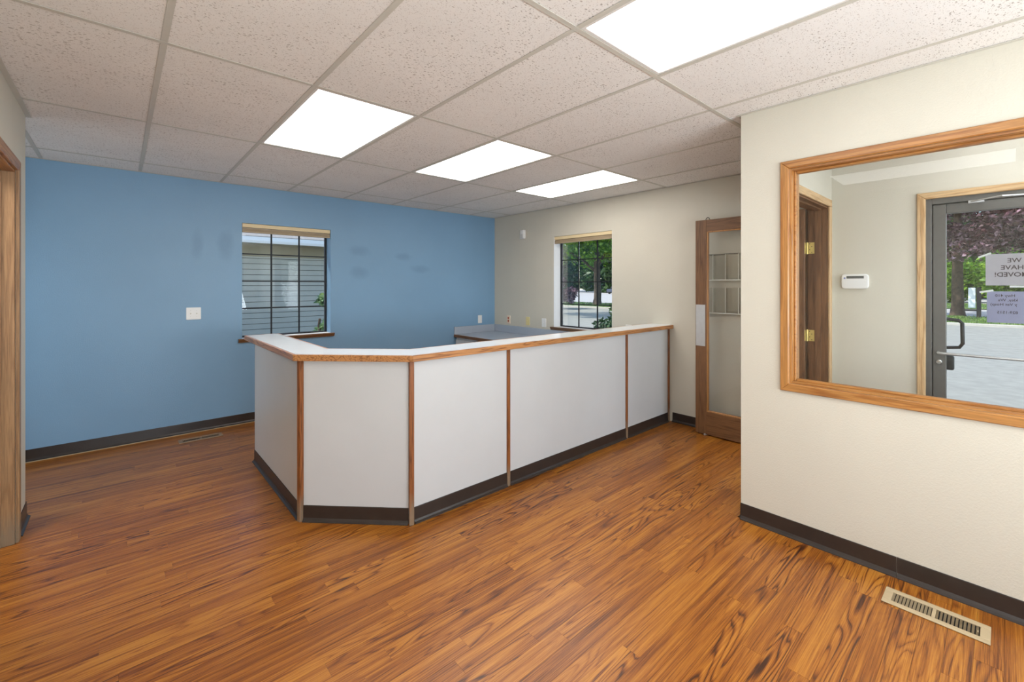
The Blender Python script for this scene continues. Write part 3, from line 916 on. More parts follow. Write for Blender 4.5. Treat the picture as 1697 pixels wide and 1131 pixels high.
# ------------------------------------------------------------------ brochure rack behind the open leaf
t = thing('brochure_rack', (4.262, 1.54, 1.15), 'clear acrylic two-tier brochure rack on the wall behind the open glazed door', 'rack')
obj('back_rail', MB().box(4.266, 4.2735, 1.16, 1.93, 1.695, 1.705, 0.001), M['acrylic'], t)
for zb in (1.148, 1.460):
    obj('ledge', MB().box(4.205, 4.266, 1.16, 1.93, zb - 0.008, zb, 0.001), M['edge'], t)
    obj('front_panel', MB().box(4.205, 4.208, 1.16, 1.93, zb, zb + 0.235, 0.0008), M['acrylic'], t)
    y = 1.165
    while y < 1.94:
        dv = obj('divider', MB().box(4.209, 4.266, y, y + 0.003, zb, zb + 0.235, 0.0005), M['thin_acrylic'], t)
        obj('divider_edge', MB().box(4.2045, 4.2088, y, y + 0.004, zb, zb + 0.238, 0.0005), M['edge'], dv)
        y += 0.1148

# ------------------------------------------------------------------ door_1 : aluminium entry door with glass
d1 = thing('door_1', (XR, -0.12, 0), kind='structure')
s0, s1, _, zt = D1
casing_x(XR, -1, s0 - 0.002, s1 - 0.006, 0.0, zt - 0.006, 0.046, (M['pale_z'], M['pale_y']), d1, 'LRT')
fr = MB()
for (p, q) in ((s1 - 0.036, s1 - 0.0005), (s0 + 0.0005, s0 + 0.036)):
    fr.box(XR + 0.004, XR + 0.12, p, q, 0, zt - 0.0005, 0.002)
fr.box(XR + 0.004, XR + 0.12, s0 + 0.036, s1 - 0.036, zt - 0.045, zt - 0.0005, 0.002)
fr.box(XR + 0.065, XR + 0.085, s1 - 0.050, s1 - 0.036, 0, zt - 0.045).box(XR + 0.065, XR + 0.085, s0 + 0.036, s0 + 0.05, 0, zt - 0.045)
obj('door_frame', fr, M['grey_alu'], d1)
ex0, ex1 = XR + 0.018, XR + 0.062
ly0, ly1 = s0 + 0.040, s1 - 0.040
gy0, gy1 = ly0 + 0.068, ly1 - 0.068
lf = MB().box(ex0, ex1, gy1, ly1, 0.012, zt - 0.048, 0.003).box(ex0, ex1, ly0, gy0, 0.012, zt - 0.048, 0.003)
lf.box(ex0, ex1, gy0, gy1, 1.905, zt - 0.048, 0.003).box(ex0, ex1, gy0, gy1, 0.012, 0.24, 0.003)
el = obj('door_leaf', lf, M['grey_alu'], d1)
tag(el, 'dark grey aluminium door leaf with one large pane')
obj('pane', MB().box(4.311, 4.317, gy0 - 0.004, gy1 + 0.004, 0.236, 1.909), M['glass'], el)
pbar = MB().tube([(ex0 - 0.0, 0.322, 0.935), (ex0 - 0.030, 0.318, 0.935), (ex0 - 0.045, 0.300, 0.935), (ex0 - 0.045, -0.53, 0.935), (ex0 - 0.03, -0.565, 0.935), (ex0, -0.567, 0.935)], 0.0095, 12)
obj('push_bar', pbar, M['alu'], el, smooth=True)
obj('lock_cylinder', MB().lathe((ex0, 0.318, 0.868), (-1, 0, 0), [(0.017, 0), (0.017, 0.004), (0.013, 0.008), (0.004, 0.009)], 20), M['chrome'], el, smooth=True)
px = ex1 + 0.045
ph = MB().tube([(ex1, 0.318, 1.165), (px - 0.02, 0.312, 1.168), (px, 0.285, 1.168), (px + 0.002, 0.225, 1.16), (px + 0.002, 0.208, 1.14), (px + 0.002, 0.206, 1.0), (px + 0.002, 0.222, 0.972), (px, 0.285, 0.965), (px - 0.02, 0.312, 0.965), (ex1, 0.318, 0.968)], 0.0115, 10)
obj('pull_handle', ph, M['black'], el, smooth=True)
obj('lock_box', MB().box(ex1, ex1 + 0.035, 0.245, 0.340, 0.812, 0.915, 0.012, 2), M['black'], el)
# closer arm under the header
cl = MB().box(ex0 - 0.05, ex0, -0.46, -0.20, 1.918, 1.965, 0.004)
obj('door_closer', cl, M['alu'], el)
arm = MB().tube([(ex0 - 0.03, -0.25, 1.969), (ex0 - 0.16, 0.02, 1.969), (XR - 0.012, 0.165, 1.967)], 0.0045, 8)
arm.box(XR - 0.018, XR - 0.001, 0.10, 0.175, 1.957, 1.975, 0.002)
obj('closer_arm', arm, M['alu'], el)

# ------------------------------------------------------------------ signs taped to the entry door (facing outward)
def text_mesh(body, size, bold=0.0):
    cu = bpy.data.curves.new('txt', 'FONT'); cu.body = body; cu.size = size; cu.align_x = 'RIGHT'; cu.align_y = 'TOP'
    cu.offset = bold; cu.extrude = 0.0002; cu.resolution_u = 3
    o = bpy.data.objects.new('txt', cu); COL.objects.link(o)
    dg = bpy.context.evaluated_depsgraph_get(); dg.update()
    me = bpy.data.meshes.new_from_object(o.evaluated_get(dg))
    bpy.data.objects.remove(o); bpy.data.curves.remove(cu)
    return me
def sign(name, y1, y0, z0, z1, lines, mat, label):
    X = 4.3178
    t = thing(name, (X, (y0 + y1) / 2, z0), label, 'sign', 'paper notices on the entry door')
    mb = MB()
    n = 8
    # gently curling sheet
    top = []
    for i in range(n + 1):
        y = y0 + (y1 - y0) * i / n
        for k in range(5):
            z = z0 + (z1 - z0) * k / 4
            e = 0.0006 + 0.002 * abs(math.sin(i * 1.3 + k * 0.7)) * (1 if i in (0, n) or k in (0, 4) else 0.2)
            top.append(mb.bm.verts.new((X + e, y, z)))
    for i in range(n):
        for k in range(4):
            q = i * 5 + k
            mb.bm.faces.new((top[q], top[q + 1], top[q + 6], top[q + 5]))
    bmesh.ops.solidify(mb.bm, geom=mb.bm.faces[:], thickness=0.0003)
    obj('sheet', mb, mat, t)
    for (txt, size, yend, ztop, bold) in lines:
        me = text_mesh(txt, size, bold)
        # written on the outside face: mirrored when read from inside; right end of the text = left in view
        bm = bmesh.new(); bm.from_mesh(me)
        for v in bm.verts:
            tx, tz, ty = v.co.x, v.co.y, v.co.z
            v.co = Vector((X - 0.0009 - ty, yend + tx, ztop + tz))
        bmesh.ops.recalc_face_normals(bm, faces=bm.faces[:])
        obj('lettering', bm, M['ink'], t)
        bpy.data.meshes.remove(me)
    return t
s1_ = sign('paper_sign', 0.096, -0.125, 1.405, 1.612,
     [('WE', 0.040, 0.0, 1.587, 0.0005), ('HAVE', 0.040, 0.028, 1.541, 0.0005), ('MOVED!', 0.040, 0.057, 1.495, 0.0005)], M['paper'],
     'upper white paper notice reading WE HAVE MOVED on the entry door')
s2_ = sign('paper_sign', 0.090, -0.13, 1.160, 1.366,
     [('Hwy 410', 0.024, 0.053, 1.350, 0.0002), ('kley, Wa', 0.024, 0.040, 1.321, 0.0002), ('y Vet Hosp)', 0.024, 0.075, 1.292, 0.0002), ('829-1515', 0.024, 0.045, 1.240, 0.0002)], M['paper2'],
     'lower lilac paper notice with an address on the entry door')
for t_, pts in ((s1_, ((0.108, 1.606, 25), (-0.035, 1.398, 0))), (s2_, ((0.100, 1.366, 12),))):
    for (yy, zz, ang) in pts:
        mb = MB().box(-0.0004, 0.0, -0.032, 0.032, -0.006, 0.006)
        bmesh.ops.rotate(mb.bm, verts=mb.bm.verts[:], cent=(0, 0, 0), matrix=Matrix.Rotation(R(-ang), 3, 'X'))
        bmesh.ops.translate(mb.bm, verts=mb.bm.verts[:], vec=(4.3176, yy - 0.008, zz))
        obj('tape', mb, M['tape'], t_)

# ------------------------------------------------------------------ door_3 : left doorway
d3 = thing('door_3', (XL, 3.13, 0), kind='structure')
s0, s1, _, zt = D3
obj('jamb', MB().box(XL - 0.128, XL - 0.001, s1 - 0.018, s1 - 0.0005, 0, zt - 0.018, 0.001).box(XL - 0.128, XL - 0.001, s0 + 0.0005, s0 + 0.018, 0, zt - 0.018, 0.001), M['leftcase'], d3)
obj('head_jamb', MB().box(XL - 0.128, XL - 0.001, s0 + 0.0005, s1 - 0.0005, zt - 0.018, zt - 0.0005), M['casing_y'], d3)
obj('door_stop', MB().box(XL - 0.085, XL - 0.050, s1 - 0.030, s1 - 0.018, 0, zt - 0.03, 0.001).box(XL - 0.085, XL - 0.050, s0 + 0.018, s0 + 0.03, 0, zt - 0.03, 0.001).box(XL - 0.085, XL - 0.05, s0 + 0.018, s1 - 0.018, zt - 0.03, zt - 0.018), M['leftcase'], d3)
casing_x(XL, 1, s0 + 0.006, s1 - 0.006, 0.0, zt - 0.006, 0.058, (M['leftcase'], M['casing_y']), d3, 'LRT', 0.015)
lf3 = obj('door_leaf', MB().box(XL - 0.128 - 0.90, XL - 0.132, s0 - 0.012, s0 + 0.024, 0.008, zt - 0.022, 0.002), M['brown_z'], d3)
obj('door_handle', MB().lathe((XL - 0.95, s0 + 0.024, 0.95), (0, 1, 0), [(0.03, 0), (0.03, 0.004), (0.011, 0.008), (0.011, 0.028), (0.025, 0.036), (0.027, 0.048), (0.018, 0.058), (0.004, 0.06)], 20), M['chrome'], lf3, smooth=True)

# ------------------------------------------------------------------ reception counter
rc = thing('reception_counter', (2.2, 3.0, 0), 'angled white reception counter with oak posts and oak edged top', 'counter')
FX, FY = 0.815, 2.335                      # outer faces
A = Vector((FX, 2.806)); B = Vector((1.287, FY))
AE = Vector((FX, 4.0)); CE = Vector((XR - 0.001, FY))
T = 0.115
# inner line of the half wall
k_ = math.tan(R(22.5)) * T
Ai = Vector((FX + T, 2.806 + k_)); Bi = Vector((1.287 + k_, FY + T))
body = MB().prism([AE, A, B, CE, (XR - 0.001, FY + T), Bi, Ai, (FX + T, 4.0)], 0.0005, 0.9595)
obj('carcass', body, M['laminate'], rc)
def seg_panel(p, q, z0, z1, th, mat, name, g=0.0):
    p, q = Vector(p), Vector(q); d = (q - p).normalized(); n = Vector((d.y, -d.x))
    if n.dot(Vector((-1, -1))) < 0: n = -n
    p = p + d * g; q = q - d * g
    mb = MB().prism([p + n * 0.0003, q + n * 0.0003, q + n * th, p + n * th], z0, z1)
    return obj(name, mb, mat, rc)
posts = [A, B, Vector((2.042, FY)), Vector((3.488, FY)), Vector((4.245, FY))]
segs = [(AE, A, 0.0, 0.015), (A, B, 0.016, 0.016), (B, posts[2], 0.016, 0.0145), (posts[2], posts[3], 0.0145, 0.0145), (posts[3], posts[4], 0.0145, 0.0145)]
for (p, q, g0, g1) in segs:
    d = (q - p).normalized()
    seg_panel(p + d * g0, q - d * g1, 0.001, 0.9585, 0.003, M['laminate'], 'panel')
    n = Vector((d.y, -d.x))
    if n.dot(Vector((-1, -1))) < 0: n = -n
    pa, qa = p + d * g0 + n * 0.003, q - d * g1 + n * 0.003
    obj('toe_baseboard', cove(MB(), pa, qa, n, 0.095), M['cove'], rc)
def post(c, dirn, w=0.029, th=0.020):
    n = Vector(dirn).normalized(); s = Vector((-n.y, n.x))
    c = Vector(c)
    pts = [c - s * w / 2 - n * 0.004, c + s * w / 2 - n * 0.004, c + s * w / 2 + n * (th - 0.003), c + s * (w / 2 - 0.003) + n * th, c - s * (w / 2 - 0.003) + n * th, c - s * w / 2 + n * (th - 0.003)]
    obj('post', MB().prism(pts, 0.0008, 0.9588), M['post'], rc)
post(A, (-0.924, -0.383)); post(B, (-0.383, -0.924))
for p in posts[2:]: post(p, (0, -1), 0.027, 0.014)
obj('end_strip', MB().box(FX - 0.002, FX + T, 4.0, 4.006, 0.001, 0.9588), M['bronze'], rc)
# worktop with oak edging
ZT0, ZT1 = 0.960, 0.997
ox, oy, chs = 0.765, 2.290, 3.562           # outer limits, chamfer x+y
ix, iy, chi = 1.018, 2.552, 3.945
yend = 4.135
e = 0.018
def outline(ox, oy, chs, ix, iy, chi, yend):
    return [(ox, yend), (ox, chs - ox), (chs - oy, oy), (XR - 0.001, oy), (XR - 0.001, iy), (chi - iy, iy), (ix, chi - ix), (ix, yend)]
O = outline(ox, oy, chs, ix, iy, chi, yend)
I = outline(ox + e, oy + e, chs + e * 1.414, ix - e, iy - e, chi - e * 1.414, yend - e)
obj('countertop', MB().prism(I, ZT0 + 0.0005, ZT1 + 0.0004), M['counter_lam'], rc)
for a_, b_, mt in ((0, 1, 'oak_y'), (1, 2, 'oak_x'), (2, 3, 'oak_x'), (5, 4, 'oak_x'), (6, 5, 'oak_x'), (7, 6, 'oak_y'), (0, 7, 'oak_x')):
    obj('edge_trim', MB().prism([O[a_], O[b_], I[b_], I[a_]], ZT0, ZT1, 0.0018), M[mt], rc)

# ------------------------------------------------------------------ built in desk along the beige wall, and drawers
dk = thing('built_in_desk', (3.9, 4.0, 0), 'low grey laminate desk top along the beige wall behind the counter', 'desk')
dz = 0.715
obj('desktop', MB().box(3.545, XR - 0.001, 2.60, YB - 0.001, dz - 0.036, dz, 0.001), M['desk_lam'], dk)
obj('edge_trim', MB().box(3.527, 3.5449, 2.60, YB - 0.001, dz - 0.038, dz + 0.0005, 0.002), M['brown_y'], dk)
obj('backsplash', MB().box(3.53, XR - 0.021, YB - 0.02, YB - 0.001, dz + 0.0002, dz + 0.105, 0.002), M['desk_lam'], dk)
obj('backsplash', MB().box(XR - 0.020, XR - 0.001, 2.60, YB - 0.001, dz + 0.0002, dz + 0.105, 0.002), M['desk_lam'], dk)
obj('support_panel', MB().box(3.60, XR - 0.001, 2.62, 2.64, 0.001, dz - 0.037), M['laminate'], dk)
cb = thing('drawer_cabinet', (3.9, 4.93, 0), 'white drawer cabinet under the desk in the blue wall corner', 'cabinet')
obj('cabinet_body', MB().box(3.56, XR - 0.003, 4.68, YB - 0.024, 0.0008, dz - 0.0385, 0.001), M['laminate'], cb)
z = 0.08
for k, hh in enumerate((0.27, 0.15, 0.15)):
    dr = obj('drawer', MB().box(3.542, 3.5598, 4.69, YB - 0.030, z, z + hh - 0.006, 0.002), M['laminate'], cb)
    yc = 4.93 + 0.06
    obj('drawer_pull', MB().tube([(3.542, yc - 0.05, z + hh / 2), (3.518, yc - 0.045, z + hh / 2), (3.518, yc + 0.045, z + hh / 2), (3.542, yc + 0.05, z + hh / 2)], 0.004, 8), M['black'], dr)
    z += hh
# small catch plate
# ------------------------------------------------------------------ wall plates
def plate(plane, pos, c, w, h, mat, name, label, cat, dirn=-1):
    loc = (pos, c[0], c[1] - h / 2) if plane == 'x' else (c[0], pos, c[1] - h / 2)
    t = thing(name, loc, label, cat)
    obj('cover_plate', MB().roundplate(plane, pos + dirn * 0.0003, c, w, h, 0.005, 0.006, dirn), mat, t)
    def P(s, z, d):
        return (pos + dirn * d, s, z) if plane == 'x' else (s, pos + dirn * d, z)
    ax = (dirn, 0, 0) if plane == 'x' else (0, dirn, 0)
    return t, P, ax
t, P, ax = plate('y', YB, (0.537, 1.136), 0.116, 0.116, M['white_pl'], 'jack_plate', 'wide white plate with two jacks on the blue wall left of the window', 'wall plate')
for s in (0.513, 0.561):
    obj('jack', MB().lathe(P(s, 1.136, 0.006), ax, [(0.006, 0), (0.006, 0.002), (0.0042, 0.002), (0.0042, 0.009)], 12), M['grid'], t)
    for dz_ in (0.03, -0.03):
        obj('screw', MB().lathe(P(s, 1.136 + dz_, 0.006), ax, [(0.003, 0), (0.002, 0.001)], 8), M['alu'], t)
t, P, ax = plate('y', YB, (3.99, 0.906), 0.072, 0.116, M['white_pl'], 'jack_plate', 'small white plate on the blue wall above the corner desk', 'wall plate')
obj('jack', MB().box(3.983, 3.997, YB - 0.0085, YB - 0.006, 0.899, 0.913, 0.001), M['white_pl'], t)
t, P, ax = plate('x', XR, (4.868, 0.906), 0.074, 0.116, M['cream_pl'], 'outlet', 'cream plate with two orange sockets on the beige wall by the corner', 'outlet')
for zz in (0.926, 0.886):
    sk = obj('socket', MB().roundplate('x', XR - 0.006, (4.868, zz), 0.032, 0.029, 0.009, 0.0018, -1), M['orange_pl'], t)
    obj('slot', MB().box(XR - 0.0082, XR - 0.0078, 4.860, 4.862, zz - 0.005, zz + 0.006).box(XR - 0.0082, XR - 0.0078, 4.874, 4.876, zz - 0.004, zz + 0.005), M['dark'], sk)
t, P, ax = plate('x', XR, (4.460, 0.906), 0.074, 0.116, M['ivory_pl'], 'jack_plate', 'ivory yellow plate with one jack on the beige wall', 'wall plate')
obj('jack', MB().box(XR - 0.0085, XR - 0.006, 4.453, 4.467, 0.899, 0.913, 0.001), M['ivory_pl'], t)
t, P, ax = plate('x', XR, (4.146, 0.903), 0.080, 0.118, M['white_pl'], 'jack_plate', 'white plate on the beige wall just left of the window sill', 'wall plate')
obj('jack', MB().box(XR - 0.0085, XR - 0.006, 4.139, 4.153, 0.896, 0.910, 0.001), M['white_pl'], t)
t, P, ax = plate('x', XR, (2.826, 0.905), 0.076, 0.116, M['white_pl'], 'jack_plate', 'white plate right of the beige wall window, half hidden by the counter', 'wall plate')
obj('jack', MB().box(XR - 0.0085, XR - 0.006, 2.819, 2.833, 0.898, 0.912, 0.001), M['white_pl'], t)

# motion detector
t = thing('motion_detector', (XR, 4.542, 2.06), 'small white motion detector high on the beige wall left of the window', 'detector')
obj('detector_body', MB().box(XR - 0.045, XR - 0.0005, 4.50, 4.584, 2.062, 2.188, 0.012, 3), M['white_pl'], t, smooth=True)
obj('lens', MB().box(XR - 0.0475, XR - 0.045, 4.515, 4.569, 2.075, 2.125, 0.001), plain('lens_white', srgb(214, 212, 206), 0.3), t)
# alarm keypad in the entry
t = thing('alarm_keypad', (XR, 0.785, 1.377), 'white rounded alarm keypad with grey display on the entry wall', 'keypad')
kb = obj('keypad_body', MB().roundplate('x', XR - 0.0005, (0.785, 1.436), 0.168, 0.113, 0.022, 0.026, -1), M['white_pl'], t, smooth=True)
obj('display', MB().box(XR - 0.0275, XR - 0.0262, 0.728, 0.836, 1.459, 1.478, 0.0005), M['grey_pl'], t)
obj('badge', MB().lathe((XR - 0.0262, 0.848, 1.462), (-1, 0, 0), [(0.007, 0), (0.006, 0.0008)], 14), M['blue_pl'], t)
obj('flap', MB().roundplate('x', XR - 0.0262, (0.785, 1.417), 0.150, 0.058, 0.014, 0.002, -1), M['white_pl'], t)

# ------------------------------------------------------------------ floor registers
def register(x0, x1, y0, y1, along, mat, label, nl=11):
    t = thing('floor_vent', ((x0 + x1) / 2, (y0 + y1) / 2, 0), label, 'vent', 'floor vents')
    cx, cy_ = (x0 + x1) / 2, (y0 + y1) / 2
    L_, W_ = (y1 - y0, x1 - x0) if along == 'y' else (x1 - x0, y1 - y0)
    def bx(mb, l0, l1, w0, w1, z0, z1, bev=0):
        if along == 'y': mb.box(cx + w0, cx + w1, cy_ + l0, cy_ + l1, z0, z1, bev)
        else: mb.box(cx + l0, cx + l1, cy_ + w0, cy_ + w1, z0, z1, bev)
    f = MB(); ow, ol = W_ / 2, L_ / 2; iw, il = W_ / 2 - 0.029, L_ / 2 - 0.030
    bx(f, -ol, ol, -ow, -iw, 0.0008, 0.006, 0.0015); bx(f, -ol, ol, iw, ow, 0.0008, 0.006, 0.0015)
    bx(f, -ol, -il, -iw, iw, 0.0008, 0.006, 0.0015); bx(f, il, ol, -iw, iw, 0.0008, 0.006, 0.0015)
    bx(f, -0.006, 0.006, -iw, iw, 0.0008, 0.006, 0.001)
    obj('vent_frame', f, mat, t)
    c = MB(); bx(c, -il, il, -iw, iw, 0.0003, 0.0007)
    obj('duct_opening', c, M['dark'], t)
    for half in (-1, 1):
        a0 = 0.006 if half > 0 else -il
        ln = il - 0.006
        for k in range(nl):
            p = a0 + ln * (k + 0.62) / nl
            mb = MB()
            q = half * 0.004
            if along == 'y':
                vs = [(-iw, p - q, 0.0010), (iw, p - q, 0.0010), (iw, p + q, 0.0052), (-iw, p + q, 0.0052)]
                v3 = [mb.bm.verts.new((cx + a, cy_ + b, z)) for a, b, z in vs]
            else:
                vs = [(p - q, -iw, 0.0010), (p - q, iw, 0.0010), (p + q, iw, 0.0052), (p + q, -iw, 0.0052)]
                v3 = [mb.bm.verts.new((cx + a, cy_ + b, z)) for a, b, z in vs]
            mb.bm.faces.new(v3)
            bmesh.ops.solidify(mb.bm, geom=mb.bm.faces[:], thickness=0.0012)
            obj('louvre', mb, mat, t)
    lv = MB(); bx(lv, -il + 0.004, -il + 0.008, -0.012, -0.004, 0.001, 0.009, 0.001)
    obj('damper_lever', lv, mat, t)
register(2.533, 2.667, 0.043, 0.374, 'y', M['tan_metal'], 'tan metal floor vent near the partition wall at lower right')
register(0.40, 0.73, 4.868, 4.985, 'x', plain('brown_enamel', srgb(150, 124, 98), 0.45), 'brownish floor vent beside the blue wall left of the counter')

# ------------------------------------------------------------------ outside: ground
GZ = -0.15
struct('ground', MB().box(-40, 150, -90, 110, GZ - 0.35, GZ - 0.03), M['street'])
struct('parking_lot', MB().box(XR + 0.2, 24.4, -60, 90, GZ - 0.03, GZ), M['asphalt'])
struct('side_yard', MB().box(-38, XR + 0.2, YB + 0.18, 60, GZ - 0.03, GZ), M['concrete'])
struct('doorstep', MB().box(XR + 0.171, XR + 1.3, -1.0, 0.8, GZ, -0.02), M['concrete'])
struct('kerb', MB().box(24.4, 24.6, -60, 90, GZ - 0.03, GZ + 0.10, 0.02), M['concrete'])
def grass_patch(name, x0, x1, y0, y1, z, n, label, near):
    bm = bmesh.new()
    r = random.Random(len(name) + int(x0))
    bmesh.ops.create_grid(bm, x_segments=24, y_segments=40, size=0.5, matrix=Matrix.Translation(((x0 + x1) / 2, (y0 + y1) / 2, z)) @ Matrix.Diagonal((x1 - x0, y1 - y0, 1, 1)))
    for v in bm.verts: v.co.z += r.uniform(0, 0.05)
    for k in range(n):
        x, y_ = r.uniform(x0, x1), near[0] + (near[1] - near[0]) * r.random()
        h, a = r.uniform(0.05, 0.13), r.uniform(0, PI)
        w = 0.03
        p = [bm.verts.new((x - w * math.cos(a), y_ - w * math.sin(a), z)), bm.verts.new((x + w * math.cos(a), y_ + w * math.sin(a), z)),
             bm.verts.new((x + r.uniform(-.04, .04), y_ + r.uniform(-.04, .04), z + h))]
        bm.faces.new(p)
    tag(obj(name, bm, M['grass']), label, 'grass', kind='stuff')
grass_patch('grass_strip', 24.6, 30.5, -30, 70, GZ + 0.04, 16000, 'green grass strip along the kerb under the roadside trees', (-6, 34))
grass_patch('lawn', 42, 53.6, -40, 13, GZ + 0.0, 5000, 'dark green lawn across the street seen through the entry door', (-12, 12))

# ------------------------------------------------------------------ outside: trees
def leaves(bm, c, rad, n, size, r, flat=1.0):
    for k in range(n):
        d = Vector((r.gauss(0, 1), r.gauss(0, 1), r.gauss(0, 1))).normalized() * (r.random() ** 0.45)
        p = Vector(c) + Vector((d.x * rad[0], d.y * rad[1], d.z * rad[2]))
        s = size * r.uniform(0.6, 1.3)
        a = Vector((r.gauss(0, 1), r.gauss(0, 1), r.gauss(0, 0.6))).normalized()
        b = a.cross(Vector((r.gauss(0, 1), r.gauss(0, 1), r.gauss(0, 1)))).normalized()
        vs = [bm.verts.new(p + a * s), bm.verts.new(p + b * s * 0.45), bm.verts.new(p - a * s), bm.verts.new(p - b * s * 0.45)]
        bm.faces.new(vs)
def tree(name, x, y_, label, mat, crowns, trunk_r, trunk_h, n, size, seed, lean=0.0, branches=(), cat='tree', grp=None):
    r = random.Random(seed)
    t = thing(name, (x, y_, GZ), label, cat, grp)
    tr = MB()
    if trunk_h:
        pts = [(x + lean * (k / 6) ** 2 + r.uniform(-.05, .05), y_ + r.uniform(-.05, .05), GZ - 0.02 + trunk_h * k / 6) for k in range(7)]
        pts[0] = (x, y_, GZ - 0.02)
        tr.tube([(x, y_, GZ - 0.05)] + pts[1:], trunk_r, 12, trunk_r * 0.6)
        tr.lathe((x, y_, GZ - 0.04), (0, 0, 1), [(trunk_r * 1.5, 0), (trunk_r * 1.2, 0.15), (trunk_r * 1.0, 0.5)], 12)
        for (p, q, rr) in branches:
            mid = (Vector(p) + Vector(q)) / 2 + Vector((0, r.uniform(-.2, .2), r.uniform(0, .3)))
            tr.tube([p, mid, q], rr, 8, rr * 0.35)
        obj('trunk', tr, M['bark'], t, smooth=True)
    bm = bmesh.new()
    tot = sum(c[1][0] * c[1][1] * c[1][2] for c in crowns)
    for (c, rad) in crowns:
        m_ = int(n * rad[0] * rad[1] * rad[2] / tot)
        # clusters for a ragged outline
        for k in range(max(4, m_ // 110)):
            d = Vector((r.gauss(0, 1), r.gauss(0, 1), r.gauss(0, 1))).normalized() * (r.random() ** 0.4)
            cc = Vector(c) + Vector((d.x * rad[0], d.y * rad[1], d.z * rad[2]))
            s = min(rad) * 0.34
            leaves(bm, cc, (s, s, s * 0.75), 110, size, r)
    tag(obj('foliage', bm, mat, t), kind='stuff')
    return t
# purple plum seen through the entry door
tree('purple_leaved_tree', 31.3, 1.65, 'purple-leaved street tree with a mossy trunk seen through the entry door', M['leaf_purple'],
     [((31.0, 1.8, 5.6), (4.6, 5.0, 2.9)), ((30.4, -1.2, 5.2), (3.6, 3.6, 2.3)), ((29.5, 2.6, 4.2), (2.0, 2.4, 1.2)), ((32, -5, 6.2), (4, 4, 3.2))],
     0.25, 5.5, 30000, 0.14, 11, 0.2, branches=[((31.3, 1.65, 2.6), (30.2, 3.6, 4.4), 0.14), ((31.35, 1.65, 2.9), (30.4, -0.8, 5.0), 0.14)])
# large green trees in the beige wall window
tree('street_tree', 27.9, 21.3, 'broad green tree with a straight trunk seen through the beige wall window', M['leaf_green'],
     [((27.5, 21.5, 7.2), (5.0, 6.0, 4.2)), ((25.5, 19, 4.9), (3.0, 3.0, 1.5)), ((26.0, 24.0, 4.6), (2.6, 3.0, 1.7)), ((30.5, 22.0, 5.0), (2.5, 6.0, 2.0))],
     0.30, 6.5, 26000, 0.17, 12, 0.1, branches=[((27.9, 21.3, 2.4), (25.8, 23.6, 4.4), 0.13), ((27.9, 21.3, 2.8), (26.4, 18.6, 5.2), 0.13)])
tree('street_tree', 17.2, 17.5, 'nearer green tree whose low branches hang left in the beige wall window', M['leaf_green'],
     [((16.6, 16.3, 6.2), (3.6, 3.8, 2.4)), ((15.6, 13.9, 4.6), (2.2, 2.0, 1.5)), ((15.4, 14.9, 3.3), (1.2, 1.0, 1.1)), ((17.4, 13.2, 5.4), (2.2, 2.0, 1.9))],
     0.24, 5.5, 20000, 0.10, 13, -0.2, branches=[((17.2, 17.5, 2.2), (15.4, 13.8, 4.0), 0.10), ((17.1, 17.3, 1.7), (15.3, 14.3, 2.9), 0.09), ((17.2, 17.5, 2.8), (16.4, 13.2, 5.4), 0.08)])
tree('purple_leaved_bush', 22.0, 19.9, 'pinkish purple bush far left behind the grille of the beige wall window', M['leaf_purple'],
     [((22.0, 19.9, 1.0), (1.0, 1.1, 0.9))], 0.06, 0.9, 3500, 0.10, 21, cat='bush')
tree('leafy_bush', 8.1, 5.25, 'dark bush low in the right corner of the beige wall window', M['leaf_dark'],
     [((8.1, 5.25, 0.55), (0.75, 0.62, 0.62))], 0.03, 0.5, 3500, 0.055, 31, cat='bush')
tree('glossy_shrub', 3.05, 9.3, 'glossy-leaved shrub outside the blue wall window at its right edge', M['leaf_shrub'],
     [((3.28, 9.3, 0.55), (0.55, 0.45, 0.75)), ((3.42, 9.3, 1.15), (0.34, 0.3, 0.35))], 0.04, 0.9, 1500, 0.085, 33, cat='bush')
tree('hedge_bush', 57.5, 6.0, 'light green bush beyond the lawn behind the plum trunk', M['leaf_green'],
     [((57.5, 6.0, 1.6), (2.5, 4.6, 2.2)), ((58, 0.2, 2.1), (2.5, 4.5, 2.6))], 0.12, 1.2, 9000, 0.24, 34, cat='bush')
bg = [(68, -9, 'leaf_green', 'tall light green tree far behind the notices on the entry door'),
      (80, 2, 'leaf_dark', 'tall dark green tree far behind the plum tree'),
      (68, 13, 'leaf_dark', 'tall dark tree far left beyond the lawn'),
      (80, 57, 'leaf_dark', 'distant dark tree behind the street tree trunk'),
      (80, 76.5, 'leaf_dark', 'distant dark tree left of the street tree trunk'),
      (94, 79.5, 'leaf_dark', 'most distant dark tree seen through the beige wall window'),
      (80, 37.5, 'leaf_dark', 'distant dark tree right of the street tree trunk')]
for k, (x, y_, mt, lb) in enumerate(bg):
    tree('background_tree', x, y_, lb, M[mt], [((x, y_, 6.2), (4.5, 7.2, 6.6)), ((x, y_ + 3, 2.8), (4, 5, 3.0)), ((x, y_ - 4, 2.6), (4, 5, 2.9))], 0.3, 5, 11000, 0.72, 50 + k, grp='trees beyond the street')
# sign post by the plum tree
t = thing('sign_post', (29.9, 0.95, GZ), 'dark post with a pale board beside the plum trunk', 'post')
obj('post_shaft', MB().box(29.84, 29.96, 0.80, 0.95, GZ - 0.03, 1.32, 0.01), M['bronze'], t)
obj('cross_bar', MB().box(29.87, 29.93, 0.95, 1.35, 0.20, 0.27), M['bronze'], t)
obj('sign_board', MB().box(29.88, 29.92, 0.98, 1.22, 0.35, 1.30, 0.01), M['gutter'], t)
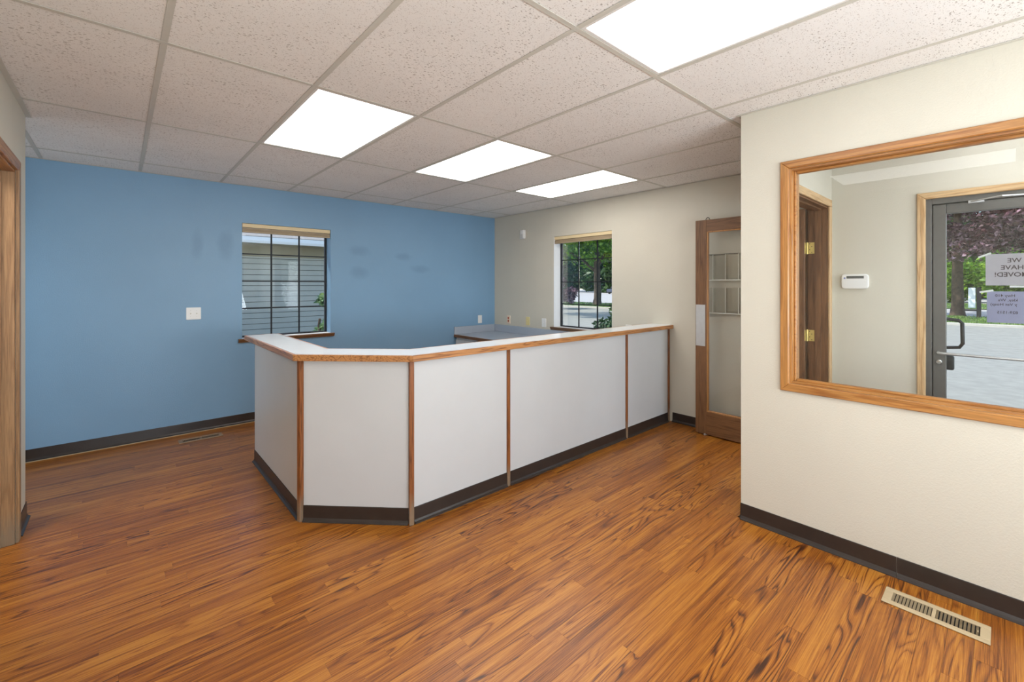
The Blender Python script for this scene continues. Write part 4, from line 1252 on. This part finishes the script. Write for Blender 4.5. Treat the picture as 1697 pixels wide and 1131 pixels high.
# parked car far away
t = thing('parked_car', (70.5, 49.0, GZ - 0.03), 'tiny dark parked car far off beyond the street tree', 'car')
cz = GZ - 0.03
obj('car_body', MB().prism([(68.2, 48.2), (72.8, 48.2), (72.8, 50.0), (68.2, 50.0)], cz + 0.3, cz + 0.9, 0.12), M['car'], t)
obj('cabin', MB().prism([(69.2, 48.35), (71.9, 48.35), (71.9, 49.85), (69.2, 49.85)], cz + 0.88, cz + 1.42, 0.2), M['black'], t)
for (x, y_) in ((69.1, 48.2), (71.9, 48.2), (69.1, 49.8), (71.9, 49.8)):
    obj('wheel', MB().lathe((x, y_, cz + 0.33), (0, 1, 0), [(0.33, 0), (0.33, 0.2)], 16), M['black'], t)

# ------------------------------------------------------------------ neighbour's house behind the blue wall window
nh = thing('neighbour_house', (0, 11.6, GZ), 'neighbouring house wall of lapped siding under a white eave', 'house')
HYW = 11.7
obj('house_wall', MB().box(-9, 3.95, HYW + 0.02, HYW + 4.0, GZ, 2.36), plain('sheathing', srgb(84, 86, 80), 0.9), nh)  # dark colour behind the boards draws the shadow lines of the laps
z = GZ + 0.02
while z < 2.10:
    zz = min(z + 0.130, 2.12)
    obj('siding_board', MB().sweep([(0.0, 0.0), (0.03, 0.0), (0.022, zz - z - 0.013), (0.0, zz - z - 0.013)], (-9, HYW + 0.02, z), (3.95, HYW + 0.02, z), out=(0, -1, 0)), M['siding'], nh)
    z += 0.128
obj('frieze_board', MB().box(-9, 3.97, HYW - 0.012, HYW + 0.019, 2.085, 2.36, 0.002), M['frieze'], nh)
obj('corner_board', MB().box(3.95, 3.98, HYW - 0.02, HYW + 0.1, GZ, 2.36), M['gutter'], nh)
obj('soffit', MB().box(-9.4, 4.5, HYW - 0.55, HYW + 4.4, 2.362, 2.38), M['frieze'], nh)
obj('gutter', MB().sweep([(0, 0), (0.07, 0.0), (0.10, 0.05), (0.11, 0.13), (0.0, 0.13)], (-9.4, HYW - 0.551, 2.355), (4.5, HYW - 0.551, 2.355), out=(0, -1, 0)), M['gutter'], nh)
rf = MB()
for k in range(16):
    rf.sweep([(0, 0.0), (-0.26, 0.09), (-0.26, 0.115), (0.0, 0.028)], (-9.4, HYW - 0.53 + 0.25 * k, 2.49 + 0.085 * k), (4.5, HYW - 0.53 + 0.25 * k, 2.49 + 0.085 * k), out=(0, -1, 0))
obj('roof_courses', rf, M['roofing'], nh)
